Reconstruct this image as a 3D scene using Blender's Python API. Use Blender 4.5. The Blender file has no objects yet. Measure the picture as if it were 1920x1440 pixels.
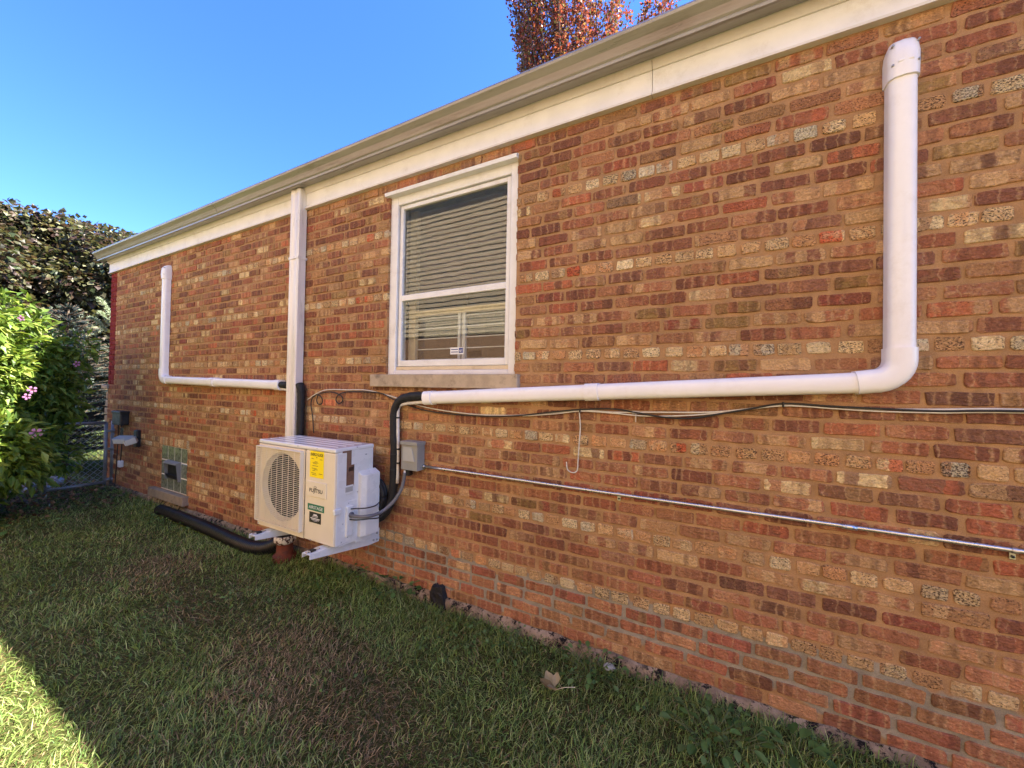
import bpy, bmesh, math, random
import numpy as np
from mathutils import Vector, Matrix, Euler
random.seed(7); rng = np.random.default_rng(7)
S = bpy.context.scene
COL = S.collection
R = math.radians

# ------------------------------------------------------------------ camera
CAM_D, CAM_H, FPX = 2.15, 1.50, 721.0          # metres from the wall, eye height, focal length in photo pixels
YAW, PITCH, ROLL = R(28.3), R(0.75), R(1.05)
def cam_axes():
    fwd = Vector((-math.sin(YAW), math.cos(YAW), 0)); right = Vector((math.cos(YAW), math.sin(YAW), 0)); up = Vector((0, 0, 1))
    f2 = fwd*math.cos(PITCH) + up*math.sin(PITCH); u2 = up*math.cos(PITCH) - fwd*math.sin(PITCH)
    return right*math.cos(ROLL) + u2*math.sin(ROLL), u2*math.cos(ROLL) - right*math.sin(ROLL), f2
CR, CU, CF = cam_axes()
CPOS = Vector((0, -CAM_D, CAM_H))
cam = bpy.data.cameras.new('camera'); cam.sensor_fit = 'HORIZONTAL'; cam.sensor_width = 36; cam.lens = 36*FPX/1920
cam.clip_start = 0.05; cam.clip_end = 2000
co = bpy.data.objects.new('camera', cam); COL.objects.link(co); S.camera = co
co.matrix_world = Matrix(((CR.x, CU.x, -CF.x, CPOS.x), (CR.y, CU.y, -CF.y, CPOS.y), (CR.z, CU.z, -CF.z, CPOS.z), (0, 0, 0, 1)))

# ------------------------------------------------------------------ sky, sun, exposure
EL = R(50); REL = math.asin(math.tan(EL)/2.42)      # the gutter's shadow falls 1.4 m out on the lawn
SUN = Vector((math.cos(EL)*math.cos(REL), math.cos(EL)*math.sin(REL), math.sin(EL)))
world = bpy.data.worlds.new('World'); S.world = world; world.use_nodes = True
wn = world.node_tree; bg = wn.nodes['Background']
sky = wn.nodes.new('ShaderNodeTexSky'); sky.sky_type = 'NISHITA'; sky.sun_disc = False
sky.sun_elevation = EL; sky.sun_rotation = math.atan2(SUN.x, SUN.y); sky.altitude = 1500
sky.air_density = 1.0; sky.dust_density = 0.25; sky.ozone_density = 6.0
hs = wn.nodes.new('ShaderNodeHueSaturation'); hs.inputs['Saturation'].default_value = 1.18; hs.inputs['Hue'].default_value = 0.513
wn.links.new(sky.outputs[0], hs.inputs['Color']); wn.links.new(hs.outputs[0], bg.inputs[0]); bg.inputs[1].default_value = 0.10
sl = bpy.data.lights.new('sun', 'SUN'); sl.energy = 5.0; sl.angle = R(0.53); sl.color = (1.0, 0.93, 0.82)
so = bpy.data.objects.new('sun', sl); COL.objects.link(so)
so.rotation_euler = SUN.to_track_quat('Z', 'Y').to_euler(); so.location = (10, 6, 14)
S.view_settings.view_transform = 'Standard'; S.view_settings.look = 'None'; S.view_settings.exposure = 2.5
S.view_settings.gamma = 1.0

# ------------------------------------------------------------------ photo pixel -> point on a known plane
def ray(x, y): return CR*((x-960)/FPX) - CU*((y-720)/FPX) + CF
def W(x, y, Y=0.0):                       # on the plane at depth Y (the wall is Y = 0)
    r = ray(x, y); t = (CAM_D+Y)/r.y; return CPOS + r*t
def SX(x, y, X):                          # on a plane of constant X
    r = ray(x, y); t = X/r.x; return CPOS + r*t
def G(x, y, z=0.0):
    r = ray(x, y); t = (z-CAM_H)/r.z; return CPOS + r*t
def project(p):
    v = Vector(p)-CPOS; w = v.dot(CF)
    if w < 0.05: return None
    return 960+FPX*v.dot(CR)/w, 720-FPX*v.dot(CU)/w

# ------------------------------------------------------------------ materials
def s2l(c):
    return tuple(((v/255)/12.92 if v/255 <= 0.04045 else ((v/255+0.055)/1.055)**2.4) for v in c)
class NT:
    def __init__(s, name):
        s.m = bpy.data.materials.new(name); s.m.use_nodes = True; s.t = s.m.node_tree
        s.b = s.t.nodes['Principled BSDF']; s.out = s.t.nodes['Material Output']
    def n(s, typ, **kw):
        nd = s.t.nodes.new('ShaderNode'+typ)
        for k, v in kw.items():
            if k.startswith('i_'):
                key = k[2:]
                key = int(key) if key.isdigit() else key.replace('_', ' ')
                if isinstance(v, bpy.types.NodeSocket): s.t.links.new(v, nd.inputs[key])
                else: nd.inputs[key].default_value = v
            else: setattr(nd, k, v)
        return nd
    def math(s, op, a, b=0.5, c=None, clamp=False):
        nd = s.t.nodes.new('ShaderNodeMath'); nd.operation = op; nd.use_clamp = clamp
        for i, v in enumerate([a, b] + ([c] if c is not None else [])):
            if isinstance(v, bpy.types.NodeSocket): s.t.links.new(v, nd.inputs[i])
            else: nd.inputs[i].default_value = v
        return nd.outputs[0]
    def mix(s, f, a, b, blend='MIX'):
        nd = s.t.nodes.new('ShaderNodeMix'); nd.data_type = 'RGBA'; nd.blend_type = blend
        for i, v in ((0, f), (6, a), (7, b)):
            if isinstance(v, bpy.types.NodeSocket): s.t.links.new(v, nd.inputs[i])
            else: nd.inputs[i].default_value = (*v, 1) if isinstance(v, tuple) and len(v) == 3 else v
        return nd.outputs[2]
    def ramp(s, f, lo, hi, a=0.0, b=1.0):
        nd = s.t.nodes.new('ShaderNodeMapRange'); nd.interpolation_type = 'SMOOTHSTEP'
        s.t.links.new(f, nd.inputs[0]); nd.inputs[1].default_value = lo; nd.inputs[2].default_value = hi
        nd.inputs[3].default_value = a; nd.inputs[4].default_value = b; return nd.outputs[0]
    def noise(s, scale, detail=4, vec=None, rough=0.6, dist=0.0):
        nd = s.n('TexNoise', i_Scale=scale, i_Detail=detail, i_Roughness=rough, i_Distortion=dist)
        s.t.links.new(vec if vec else s.pos(), nd.inputs['Vector']); return nd.outputs[0]
    def pos(s):
        if not hasattr(s, '_g'): s._g = s.n('NewGeometry').outputs['Position']
        return s._g
    def bump(s, h, strength=0.3, dist=0.004):
        nd = s.n('Bump', i_Strength=strength, i_Distance=dist); s.t.links.new(h, nd.inputs['Height'])
        s.t.links.new(nd.outputs[0], s.b.inputs['Normal']); return nd
    def col(s, c):
        if isinstance(c, bpy.types.NodeSocket): s.t.links.new(c, s.b.inputs['Base Color'])
        else: s.b.inputs['Base Color'].default_value = (*c, 1)
    def set(s, rough=0.5, metal=0.0, spec=0.5, coat=0.0):
        s.b.inputs['Roughness'].default_value = rough; s.b.inputs['Metallic'].default_value = metal
        s.b.inputs['Specular IOR Level'].default_value = spec; s.b.inputs['Coat Weight'].default_value = coat
        return s
M = {}
def simple(name, c, rough=0.5, metal=0.0, var=0.10, scale=14.0, dirt=None, dirt_amt=0.0, bump=0.0, bscale=120, spec=0.5, coat=0.0, stretch=None):
    t = NT(name); t.set(rough, metal, spec, coat)
    vec = t.pos()
    if stretch: vec = t.n('VectorMath', operation='MULTIPLY', i_0=t.pos(), i_1=stretch).outputs[0]
    nz = t.noise(scale, 5, vec)
    lo = tuple(v*(1-var) for v in c); hi = tuple(min(1, v*(1+var)) for v in c)
    cc = t.mix(t.ramp(nz, 0.3, 0.7), lo, hi)
    if dirt:
        dn = t.noise(scale*0.6, 8, vec, 0.75)
        cc = t.mix(t.math('MULTIPLY', t.ramp(dn, 0.5, 0.72), dirt_amt), cc, dirt)
    t.col(cc)
    t.t.links.new(t.ramp(nz, 0.2, 0.8, rough*0.8, min(1, rough*1.2)), t.b.inputs['Roughness'])
    if bump: t.bump(t.noise(bscale, 5), bump, 0.004)
    M[name] = t.m; return t.m

MORTAR = s2l((172, 134, 96)); GREYM = s2l((160, 150, 134))
def brick_material():
    t = NT('brick_clay'); t.set(0.85, 0, 0.25)
    ca = t.n('Attribute', attribute_name='ca').outputs['Color']; cb = t.n('Attribute', attribute_name='cb').outputs['Color']
    cc = t.n('Attribute', attribute_name='cc'); sep = t.n('SeparateColor'); t.t.links.new(cc.outputs['Color'], sep.inputs[0])
    seed, typ, lng = sep.outputs[0], sep.outputs[1], sep.outputs[2]
    uv = t.n('UVMap', uv_map='uv').outputs[0]; sx = t.n('SeparateXYZ', i_0=uv); u, v = sx.outputs[0], sx.outputs[1]
    sd = t.math('MULTIPLY', seed, 173.0)
    def vec(a, b):
        c = t.n('CombineXYZ'); t.t.links.new(t.math('MULTIPLY_ADD', u, a, sd), c.inputs[0]); t.t.links.new(t.math('MULTIPLY', v, b), c.inputs[1]); t.t.links.new(t.math('MULTIPLY', seed, 91.0), c.inputs[2]); return c.outputs[0]
    warp = t.noise(1.0, 3, vec(60, 60)); warp2 = t.noise(1.0, 2, vec(22, 26))
    # firing bands across the face of a stretcher
    wv = t.math('ADD', t.math('MULTIPLY_ADD', u, 21.0, sd), t.math('MULTIPLY_ADD', warp2, 0.7, -0.35))
    vc = t.n('TexVoronoi', voronoi_dimensions='1D', feature='F1', i_Scale=1.0, i_Randomness=0.95); t.t.links.new(wv, vc.inputs['W'])
    ve = t.n('TexVoronoi', voronoi_dimensions='1D', feature='DISTANCE_TO_EDGE', i_Scale=1.0, i_Randomness=0.95); t.t.links.new(wv, ve.inputs['W'])
    cell = t.n('SeparateColor'); t.t.links.new(vc.outputs['Color'], cell.inputs[0])
    band = t.ramp(cell.outputs[0], 0.50, 0.62)
    core = t.ramp(vc.outputs['Distance'], 0.12, 0.36, 1.0, 0.0)
    gap_on = t.ramp(t.math('ADD', cell.outputs[1], t.math('MULTIPLY_ADD', warp, 0.4, -0.2)), 0.38, 0.50)
    thin = t.math('MULTIPLY', t.ramp(t.math('ADD', ve.outputs['Distance'], t.math('MULTIPLY_ADD', warp, 0.24, -0.12)), 0.04, 0.18, 1.0, 0.0), gap_on)
    blot = t.ramp(t.noise(1.0, 5, vec(34, 46), 0.62), 0.38, 0.66)
    f = t.math('MAXIMUM', t.math('MULTIPLY', band, 0.80), t.math('MULTIPLY', blot, 0.45))
    c = t.mix(f, ca, cb)
    stretch = t.math('SUBTRACT', 1.0, typ)
    # scorched centre of each band, pale gap between bands
    c = t.mix(t.math('MULTIPLY', t.math('MULTIPLY', core, t.ramp(cell.outputs[2], 0.55, 0.7)), t.math('MULTIPLY', stretch, 0.45)), c, s2l((92, 58, 44)))
    c = t.mix(t.math('MULTIPLY', thin, t.math('MULTIPLY', stretch, 0.55)), c, s2l((196, 158, 114)))
    # mottling
    mot = t.noise(1.0, 7, vec(120, 120), 0.78)
    c = t.mix(0.8, c, t.n('CombineColor', i_0=t.ramp(mot, 0.25, 0.75, 0.52, 1.46), i_1=t.ramp(mot, 0.25, 0.75, 0.50, 1.44), i_2=t.ramp(mot, 0.25, 0.75, 0.48, 1.42)).outputs[0], 'MULTIPLY')
    # burnt specks: many on header ends, a few on stretchers
    sp = t.noise(1.0, 3, vec(150, 260), 0.6, 0.3)
    thr = t.math('MULTIPLY_ADD', typ, -0.215, 0.735)
    spk = t.ramp(t.math('SUBTRACT', sp, thr), 0.0, 0.05)
    c = t.mix(t.math('MULTIPLY', spk, 0.9), c, s2l((62, 44, 32)))
    wh = t.ramp(t.math('SUBTRACT', t.noise(1.0, 2, vec(120, 120), 0.5), 0.735), 0.0, 0.03)
    c = t.mix(t.math('MULTIPLY', wh, 0.7), c, s2l((225, 195, 160)))
    # mortar smeared over the arrises
    un = t.n('UVMap', uv_map='uvn').outputs[0]; sn = t.n('SeparateXYZ', i_0=un)
    eu = t.math('MULTIPLY', t.math('MINIMUM', sn.outputs[0], t.math('SUBTRACT', 1.0, sn.outputs[0])), lng)
    ev = t.math('MULTIPLY', t.math('MINIMUM', sn.outputs[1], t.math('SUBTRACT', 1.0, sn.outputs[1])), 0.056)
    ed = t.math('ADD', t.math('MINIMUM', eu, ev), t.math('MULTIPLY_ADD', t.noise(1.0, 5, vec(60, 60), 0.65), 0.040, -0.0150))
    sm = t.ramp(ed, 0.0002, 0.0042, 0.92, 0.0)
    mcol = t.mix(t.noise(70, 4), tuple(x*0.75 for x in MORTAR), tuple(min(1, x*1.15) for x in MORTAR))
    c = t.mix(sm, c, mcol)
    big = t.noise(0.9, 5, None, 0.6); c = t.mix(1.0, c, t.n('CombineColor', i_0=t.ramp(big, 0.3, 0.7, 0.88, 1.12), i_1=t.ramp(big, 0.3, 0.7, 0.86, 1.13), i_2=t.ramp(big, 0.3, 0.7, 0.84, 1.14)).outputs[0], 'MULTIPLY')
    pw = t.n('SeparateXYZ', i_0=t.pos())
    pm = t.math('MULTIPLY', t.math('LESS_THAN', pw.outputs[0], -7.63), t.math('GREATER_THAN', pw.outputs[2], 1.46))
    c = t.mix(t.math('MULTIPLY', pm, 0.93), c, s2l((128, 30, 28)))
    t.col(c)
    h = t.math('ADD', t.math('MULTIPLY', mot, 0.6), t.math('ADD', t.math('MULTIPLY', spk, -0.8), t.math('MULTIPLY', blot, 0.7)))
    t.bump(h, 1.0, 0.007)
    M['brick'] = t.m
brick_material()

def mortar_material():
    t = NT('mortar'); t.set(0.95, 0, 0.15)
    p = t.pos(); sx = t.n('SeparateXYZ', i_0=p)
    a = t.mix(t.ramp(t.noise(9, 6), 0.3, 0.7), tuple(x*0.80 for x in MORTAR), tuple(x*1.12 for x in MORTAR))
    g = t.mix(t.ramp(t.noise(14, 6), 0.3, 0.7), tuple(x*0.72 for x in GREYM), tuple(x*1.05 for x in GREYM))
    # newer grey repointing low on the wall
    wob = t.math('MULTIPLY_ADD', t.noise(2.2, 4), 0.34, -0.17)
    zz = t.math('ADD', sx.outputs[2], wob)
    m1 = t.ramp(zz, 0.355, 0.375, 1.0, 0.0); m2 = t.ramp(zz, 0.115, 0.135, 0.0, 1.0)
    m3 = t.ramp(t.math('ADD', sx.outputs[0], t.math('MULTIPLY', wob, 3.0)), -2.55, -2.45, 0.0, 1.0)
    c = t.mix(t.math('MULTIPLY', t.math('MULTIPLY', m1, m2), m3), a, g)
    pale = t.ramp(t.noise(38, 5, None, 0.7), 0.66, 0.74)
    c = t.mix(t.math('MULTIPLY', pale, 0.45), c, s2l((205, 180, 150)))
    gr = t.noise(420, 3)
    c = t.mix(0.6, c, t.n('CombineColor', i_0=t.ramp(gr, 0.3, 0.7, 0.7, 1.25), i_1=t.ramp(gr, 0.3, 0.7, 0.7, 1.25), i_2=t.ramp(gr, 0.3, 0.7, 0.7, 1.25)).outputs[0], 'MULTIPLY')
    pm = t.math('MULTIPLY', t.math('LESS_THAN', sx.outputs[0], -7.63), t.math('GREATER_THAN', sx.outputs[2], 1.46))
    c = t.mix(t.math('MULTIPLY', pm, 0.9), c, s2l((120, 28, 26)))
    t.col(c); t.bump(t.math('ADD', t.math('MULTIPLY', t.noise(260, 4), 0.5), t.noise(45, 5)), 0.9, 0.005)
    M['mortar'] = t.m
mortar_material()

simple('cover_white', (0.86, 0.85, 0.86), 0.22, var=0.03, scale=5, dirt=s2l((205, 196, 180)), dirt_amt=0.35, stretch=(1, 1, 1))
simple('trim_white', (0.80, 0.79, 0.77), 0.45, var=0.05, scale=6, dirt=s2l((170, 160, 140)), dirt_amt=0.4, bump=0.08, bscale=300)
simple('window_white', (0.76, 0.76, 0.75), 0.35, var=0.04, scale=9, dirt=s2l((165, 150, 130)), dirt_amt=0.3)
simple('frieze_cream', (0.70, 0.67, 0.60), 0.5, var=0.05, scale=6, dirt=s2l((150, 135, 110)), dirt_amt=0.35)
simple('gutter_taupe', s2l((150, 146, 140)), 0.32, metal=0.25, var=0.10, scale=7, dirt=s2l((96, 84, 72)), dirt_amt=0.55, stretch=(0.35, 3, 3))
simple('downspout_white', s2l((226, 221, 214)), 0.3, metal=0.1, var=0.06, scale=6, dirt=s2l((140, 128, 112)), dirt_amt=0.5, stretch=(4, 4, 0.35))
simple('black_foam', (0.008, 0.008, 0.008), 0.7, var=0.25, scale=40, bump=0.2, bscale=200)
simple('black_plastic', (0.008, 0.008, 0.009), 0.42, var=0.3, scale=14, dirt=s2l((80, 74, 66)), dirt_amt=0.25)
simple('black_cable', (0.018, 0.016, 0.015), 0.5)
simple('white_cable', (0.66, 0.62, 0.54), 0.5, dirt=s2l((150, 130, 105)), dirt_amt=0.5)
simple('pvc_white', (0.68, 0.65, 0.60), 0.4, dirt=s2l((120, 105, 90)), dirt_amt=0.7, scale=22)
simple('fence_steel', (0.30, 0.31, 0.32), 0.5, metal=0.6, var=0.15, scale=18)
simple('hood_grey', s2l((120, 122, 120)), 0.5, var=0.1)
simple('galvanised', (0.60, 0.61, 0.63), 0.28, metal=0.9, var=0.10, scale=18)
simple('steel', (0.45, 0.45, 0.46), 0.35, metal=0.9, var=0.12, scale=30)
simple('box_grey', s2l((142, 142, 136)), 0.42, var=0.05, scale=12)
simple('box_grey_light', s2l((168, 168, 162)), 0.45, var=0.04, scale=12)
simple('flex_grey', s2l((104, 104, 108)), 0.45, var=0.06)
simple('limestone', s2l((178, 160, 136)), 0.9, var=0.16, scale=11, dirt=s2l((96, 86, 74)), dirt_amt=0.75, bump=0.5, bscale=160)
simple('limestone_dark', s2l((140, 126, 108)), 0.9, var=0.18, scale=11, dirt=s2l((84, 76, 64)), dirt_amt=0.8, bump=0.5, bscale=160)
simple('unit_warm_front', s2l((224, 213, 192)), 0.35, var=0.025, scale=5)  # front of the unit: warm bounce light put into its colour
simple('unit_white', s2l((222, 222, 220)), 0.28, var=0.02, scale=5)
simple('unit_top', s2l((225, 225, 226)), 0.13, var=0.02, scale=5, spec=0.8, coat=0.5)
simple('unit_dark', (0.010, 0.011, 0.013), 0.5)
simple('yellow_sticker', s2l((250, 226, 10)), 0.4, var=0.02)
simple('green_sticker', s2l((30, 112, 84)), 0.4, var=0.04)
simple('black_print', (0.015, 0.015, 0.015), 0.5)
simple('white_print', (0.78, 0.78, 0.78), 0.5)
simple('gold_print', s2l((110, 84, 40)), 0.5)
simple('brick_reflection_foil', s2l((122, 94, 78)), 0.22, var=0.12, scale=30)  # brick mirrored in the foil labels, painted as base colour
simple('dark_sticker', s2l((58, 42, 36)), 0.3)
simple('blue_print', s2l((30, 52, 120)), 0.4)
simple('rust_pipe', s2l((104, 48, 30)), 0.75, var=0.3, scale=26, dirt=s2l((58, 30, 22)), dirt_amt=0.8, bump=0.5)
simple('tar', (0.012, 0.011, 0.011), 0.7, var=0.4, scale=60, bump=1.0, bscale=90)
simple('roof_shingle', (0.10, 0.09, 0.085), 0.95, var=0.25, scale=20, bump=0.6)
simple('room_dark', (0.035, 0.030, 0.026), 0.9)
simple('blind', s2l((176, 146, 136)), 0.6, var=0.04)
simple('curtain_tan', s2l((190, 160, 120)), 0.8, var=0.12, scale=8, stretch=(6, 1, 0.4))
simple('wood_cream', s2l((214, 196, 160)), 0.55, var=0.06, dirt=s2l((150, 125, 92)), dirt_amt=0.5)
simple('glass_block', s2l((116, 124, 108)), 0.15, var=0.35, scale=30, coat=0.6, spec=0.8)
simple('bark', s2l((84, 70, 56)), 0.95, var=0.3, scale=30, bump=0.8, bscale=60)
simple('stem_green', s2l((96, 104, 60)), 0.8, var=0.2)
simple('neighbour_siding', s2l((232, 206, 166)), 0.7, var=0.07, scale=4)
simple('neighbour_brick_shaded', s2l((176, 134, 100)), 0.85, var=0.22, scale=16)  # darker tone paints shade on the lower wall
simple('stone_pale', s2l((150, 150, 146)), 0.9, var=0.2, scale=20, bump=0.5)

def foundation_mat():
    t = NT('foundation_parge'); t.set(0.95, 0, 0.15)
    base = t.mix(t.ramp(t.noise(10, 6), 0.3, 0.7), s2l((118, 100, 82)), s2l((170, 148, 122)))
    tar = t.ramp(t.noise(22, 9, None, 0.8), 0.50, 0.56)
    patch = t.ramp(t.noise(2.4, 3), 0.36, 0.46)
    t.col(t.mix(t.math('MULTIPLY', tar, patch), base, (0.014, 0.012, 0.012))); t.bump(t.noise(70, 6), 0.9, 0.008); M['foundation'] = t.m
foundation_mat()
def peeling_mat():
    t = NT('peeling_white_paint'); t.set(0.7)
    k = t.ramp(t.noise(38, 6, None, 0.7), 0.47, 0.50)
    t.col(t.mix(k, s2l((72, 34, 24)), s2l((222, 214, 200)))); t.bump(k, 0.5, 0.003); M['peeling'] = t.m
peeling_mat()
def siding_mat():
    pass
def glass_mat():
    t = NT('window_glass'); n = t.t.nodes
    tr = t.n('BsdfTransparent'); tr.inputs[0].default_value = (0.86, 0.88, 0.87, 1)
    gl = t.n('BsdfGlossy'); gl.inputs['Roughness'].default_value = 0.0; gl.inputs[0].default_value = (1, 1, 1, 1)
    ge = t.n('NewGeometry'); dp_ = t.n('VectorMath', operation='DOT_PRODUCT'); t.t.links.new(ge.outputs['Incoming'], dp_.inputs[0]); t.t.links.new(ge.outputs['Normal'], dp_.inputs[1])
    c1 = t.math('SUBTRACT', 1.0, t.math('ABSOLUTE', dp_.outputs['Value'])); fr = t.math('MULTIPLY_ADD', t.math('POWER', c1, 5.0), 0.95, 0.05)
    mx = t.n('MixShader'); t.t.links.new(fr, mx.inputs[0]); t.t.links.new(tr.outputs[0], mx.inputs[1]); t.t.links.new(gl.outputs[0], mx.inputs[2])
    bn = t.n('Bump', i_Strength=0.02, i_Distance=0.02); t.t.links.new(t.noise(3.0, 2), bn.inputs['Height']); t.t.links.new(bn.outputs[0], gl.inputs['Normal'])
    t.t.links.new(mx.outputs[0], t.out.inputs[0]); M['glass'] = t.m
glass_mat()
def screen_mat():
    t = NT('insect_screen_mesh'); tr = t.n('BsdfTransparent'); t.col((0.05, 0.045, 0.045)); t.set(0.7)
    mx = t.n('MixShader', i_0=0.30); t.t.links.new(tr.outputs[0], mx.inputs[1]); t.t.links.new(t.b.outputs[0], mx.inputs[2]); t.t.links.new(mx.outputs[0], t.out.inputs[0]); M['screen'] = t.m
screen_mat()
def leaf_mat(name, transl=0.35, rough=0.5):
    t = NT(name); t.set(rough, 0, 0.35)
    c = t.n('Attribute', attribute_name='ca').outputs['Color']
    t.col(c)
    tl = t.n('BsdfTranslucent'); t.t.links.new(t.mix(0.6, c, (1.35, 1.25, 0.55), 'MULTIPLY'), tl.inputs[0])
    mx = t.n('MixShader', i_0=transl); t.t.links.new(t.b.outputs[0], mx.inputs[1]); t.t.links.new(tl.outputs[0], mx.inputs[2])
    t.t.links.new(mx.outputs[0], t.out.inputs[0]); M[name] = t.m
leaf_mat('grass_blade', 0.30, 0.55); leaf_mat('leaf', 0.35, 0.42); leaf_mat('needle', 0.1, 0.6); leaf_mat('petal', 0.4, 0.6)
def ground_mat():
    t = NT('lawn_soil'); t.set(1.0, 0, 0.1)
    c = t.mix(t.ramp(t.noise(3.0, 6), 0.35, 0.65), s2l((70, 66, 38)), s2l((92, 84, 54)))
    c = t.mix(t.ramp(t.noise(60, 5), 0.4, 0.6), c, s2l((58, 66, 30)))
    t.col(c); t.bump(t.noise(120, 5), 0.8, 0.01); M['ground'] = t.m
ground_mat()

# ------------------------------------------------------------------ mesh helpers
class MB:
    def __init__(s): s.v = []; s.f = []; s.sm = []
    def add(s, vs, fs, smooth=False):
        o = len(s.v); s.v += [tuple(v) for v in vs]; s.f += [tuple(i+o for i in f) for f in fs]; s.sm += [smooth]*len(fs); return s
    def box(s, lo, hi):
        x0, y0, z0 = lo; x1, y1, z1 = hi
        return s.add([(x0,y0,z0),(x1,y0,z0),(x1,y1,z0),(x0,y1,z0),(x0,y0,z1),(x1,y0,z1),(x1,y1,z1),(x0,y1,z1)],
            [(3,2,1,0),(4,5,6,7),(0,1,5,4),(1,2,6,5),(2,3,7,6),(3,0,4,7)])
    def bbox(s, lo, hi, b=0.004, seg=2):
        bm = bmesh.new(); bmesh.ops.create_cube(bm, size=1)
        for v in bm.verts: v.co = Vector(((lo[i]+hi[i])/2 + v.co[i]*(hi[i]-lo[i]) for i in range(3)))
        bmesh.ops.bevel(bm, geom=bm.edges[:], offset=b, segments=seg, affect='EDGES', profile=0.5)
        return s.addbm(bm)
    def addbm(s, bm, smooth=False):
        bm.verts.index_update(); s.add([v.co[:] for v in bm.verts], [[v.index for v in f.verts] for f in bm.faces], smooth); bm.free(); return s
    def prism(s, prof, x0, x1, axis='X'):             # prof: list of (a,b) closed; extruded along axis
        n = len(prof)
        mk = {'X': lambda t, a, b: (t, a, b), 'Y': lambda t, a, b: (a, t, b), 'Z': lambda t, a, b: (a, b, t)}[axis]
        vs = [mk(x0, a, b) for a, b in prof] + [mk(x1, a, b) for a, b in prof]
        fs = [(i, (i+1) % n, n+(i+1) % n, n+i) for i in range(n)] + [tuple(range(n-1, -1, -1)), tuple(range(n, 2*n))]
        return s.add(vs, fs)
    def tube(s, pts, r, seg=8, cap=True, smooth=True, flat=None):
        pts = [Vector(p) for p in pts]; n = len(pts)
        rs = r if isinstance(r, (list, tuple)) else [r]*n
        vs = []; fs = []; prev = None
        for i, p in enumerate(pts):
            t = (pts[min(i+1, n-1)]-pts[max(i-1, 0)]).normalized()
            if prev is None:
                a = Vector((0, 0, 1)) if abs(t.z) < 0.9 else Vector((1, 0, 0)); prev = (a - t*a.dot(t)).normalized()
            else: prev = (prev - t*prev.dot(t)).normalized()
            b = t.cross(prev)
            for k in range(seg):
                an = 2*math.pi*k/seg; vs.append(p + prev*math.cos(an)*rs[i] + b*math.sin(an)*rs[i])
        for i in range(n-1):
            for k in range(seg): fs.append((i*seg+k, i*seg+(k+1) % seg, (i+1)*seg+(k+1) % seg, (i+1)*seg+k))
        if cap: fs += [tuple(range(seg-1, -1, -1)), tuple(range((n-1)*seg, n*seg))]
        return s.add(vs, fs, smooth)
    def lathe(s, prof, c, seg=24):                    # prof (r,z), vertical axis at c
        vs = [(c[0]+r*math.cos(2*math.pi*k/seg), c[1]+r*math.sin(2*math.pi*k/seg), c[2]+z) for r, z in prof for k in range(seg)]
        fs = [(i*seg+k, i*seg+(k+1) % seg, (i+1)*seg+(k+1) % seg, (i+1)*seg+k) for i in range(len(prof)-1) for k in range(seg)]
        return s.add(vs, fs, True)
    def build(s, name, mat, parent=None, kind=None):
        me = bpy.data.meshes.new(name); me.from_pydata(s.v, [], s.f); me.update()
        me.polygons.foreach_set('use_smooth', s.sm)
        return link(name, me, mat, parent, kind)
def link(name, me, mat, parent=None, kind=None):
    if mat is not None and not len(me.materials): me.materials.append(M[mat] if isinstance(mat, str) else mat)
    o = bpy.data.objects.new(name, me); COL.objects.link(o)
    if parent: o.parent = parent
    if kind: o['kind'] = kind
    return o
def setp(o, loc):                                     # move the origin of an unparented-or-identity mesh to loc
    loc = Vector(loc); o.data.transform(Matrix.Translation(-loc)); o.location = loc; return o
def tag(o, label, cat, group=None):
    o['label'] = label; o['category'] = cat
    if group: o['group'] = group
    return o
def thing(name, label, cat, group=None):
    return tag(link(name, None, None) if False else _empty(name), label, cat, group)
def _empty(name):
    o = bpy.data.objects.new(name, None); COL.objects.link(o); o.empty_display_size = 0.1; return o
def spline(pts, sub=8):
    pts = [Vector(p) for p in pts]; out = []
    P = [pts[0]*2-pts[1]] + pts + [pts[-1]*2-pts[-2]]
    for i in range(1, len(P)-2):
        for k in range(sub):
            t = k/sub; a, b, c, d = P[i-1], P[i], P[i+1], P[i+2]
            out.append(0.5*((2*b) + (c-a)*t + (2*a-5*b+4*c-d)*t*t + (3*b-a-3*c+d)*t**3))
    out.append(pts[-1]); return out
def text_mesh(txt, size, width, origin, ux, uz, name, mat, parent, bold=0.0, slant=0.0):
    cu = bpy.data.curves.new('t', 'FONT'); cu.body = txt; cu.size = 1; cu.offset = bold; cu.align_x = 'CENTER'; cu.align_y = 'CENTER'; cu.resolution_u = 3
    to = bpy.data.objects.new('t', cu); COL.objects.link(to); bpy.context.view_layer.update()
    me = bpy.data.meshes.new_from_object(to.evaluated_get(bpy.context.evaluated_depsgraph_get()))
    bpy.data.objects.remove(to); bpy.data.curves.remove(cu)
    xs = [v.co.x for v in me.vertices]; zs = [v.co.y for v in me.vertices]
    if not xs: return None
    w = max(xs)-min(xs); h = max(zs)-min(zs); cx = (max(xs)+min(xs))/2; cz = (max(zs)+min(zs))/2
    for v in me.vertices:
        a = (v.co.x-cx)/w*width; b = (v.co.y-cz)/h*size
        v.co = Vector(origin) + Vector(ux)*(a+slant*b) + Vector(uz)*b
    me.name = name; return link(name, me, mat, parent)
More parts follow.
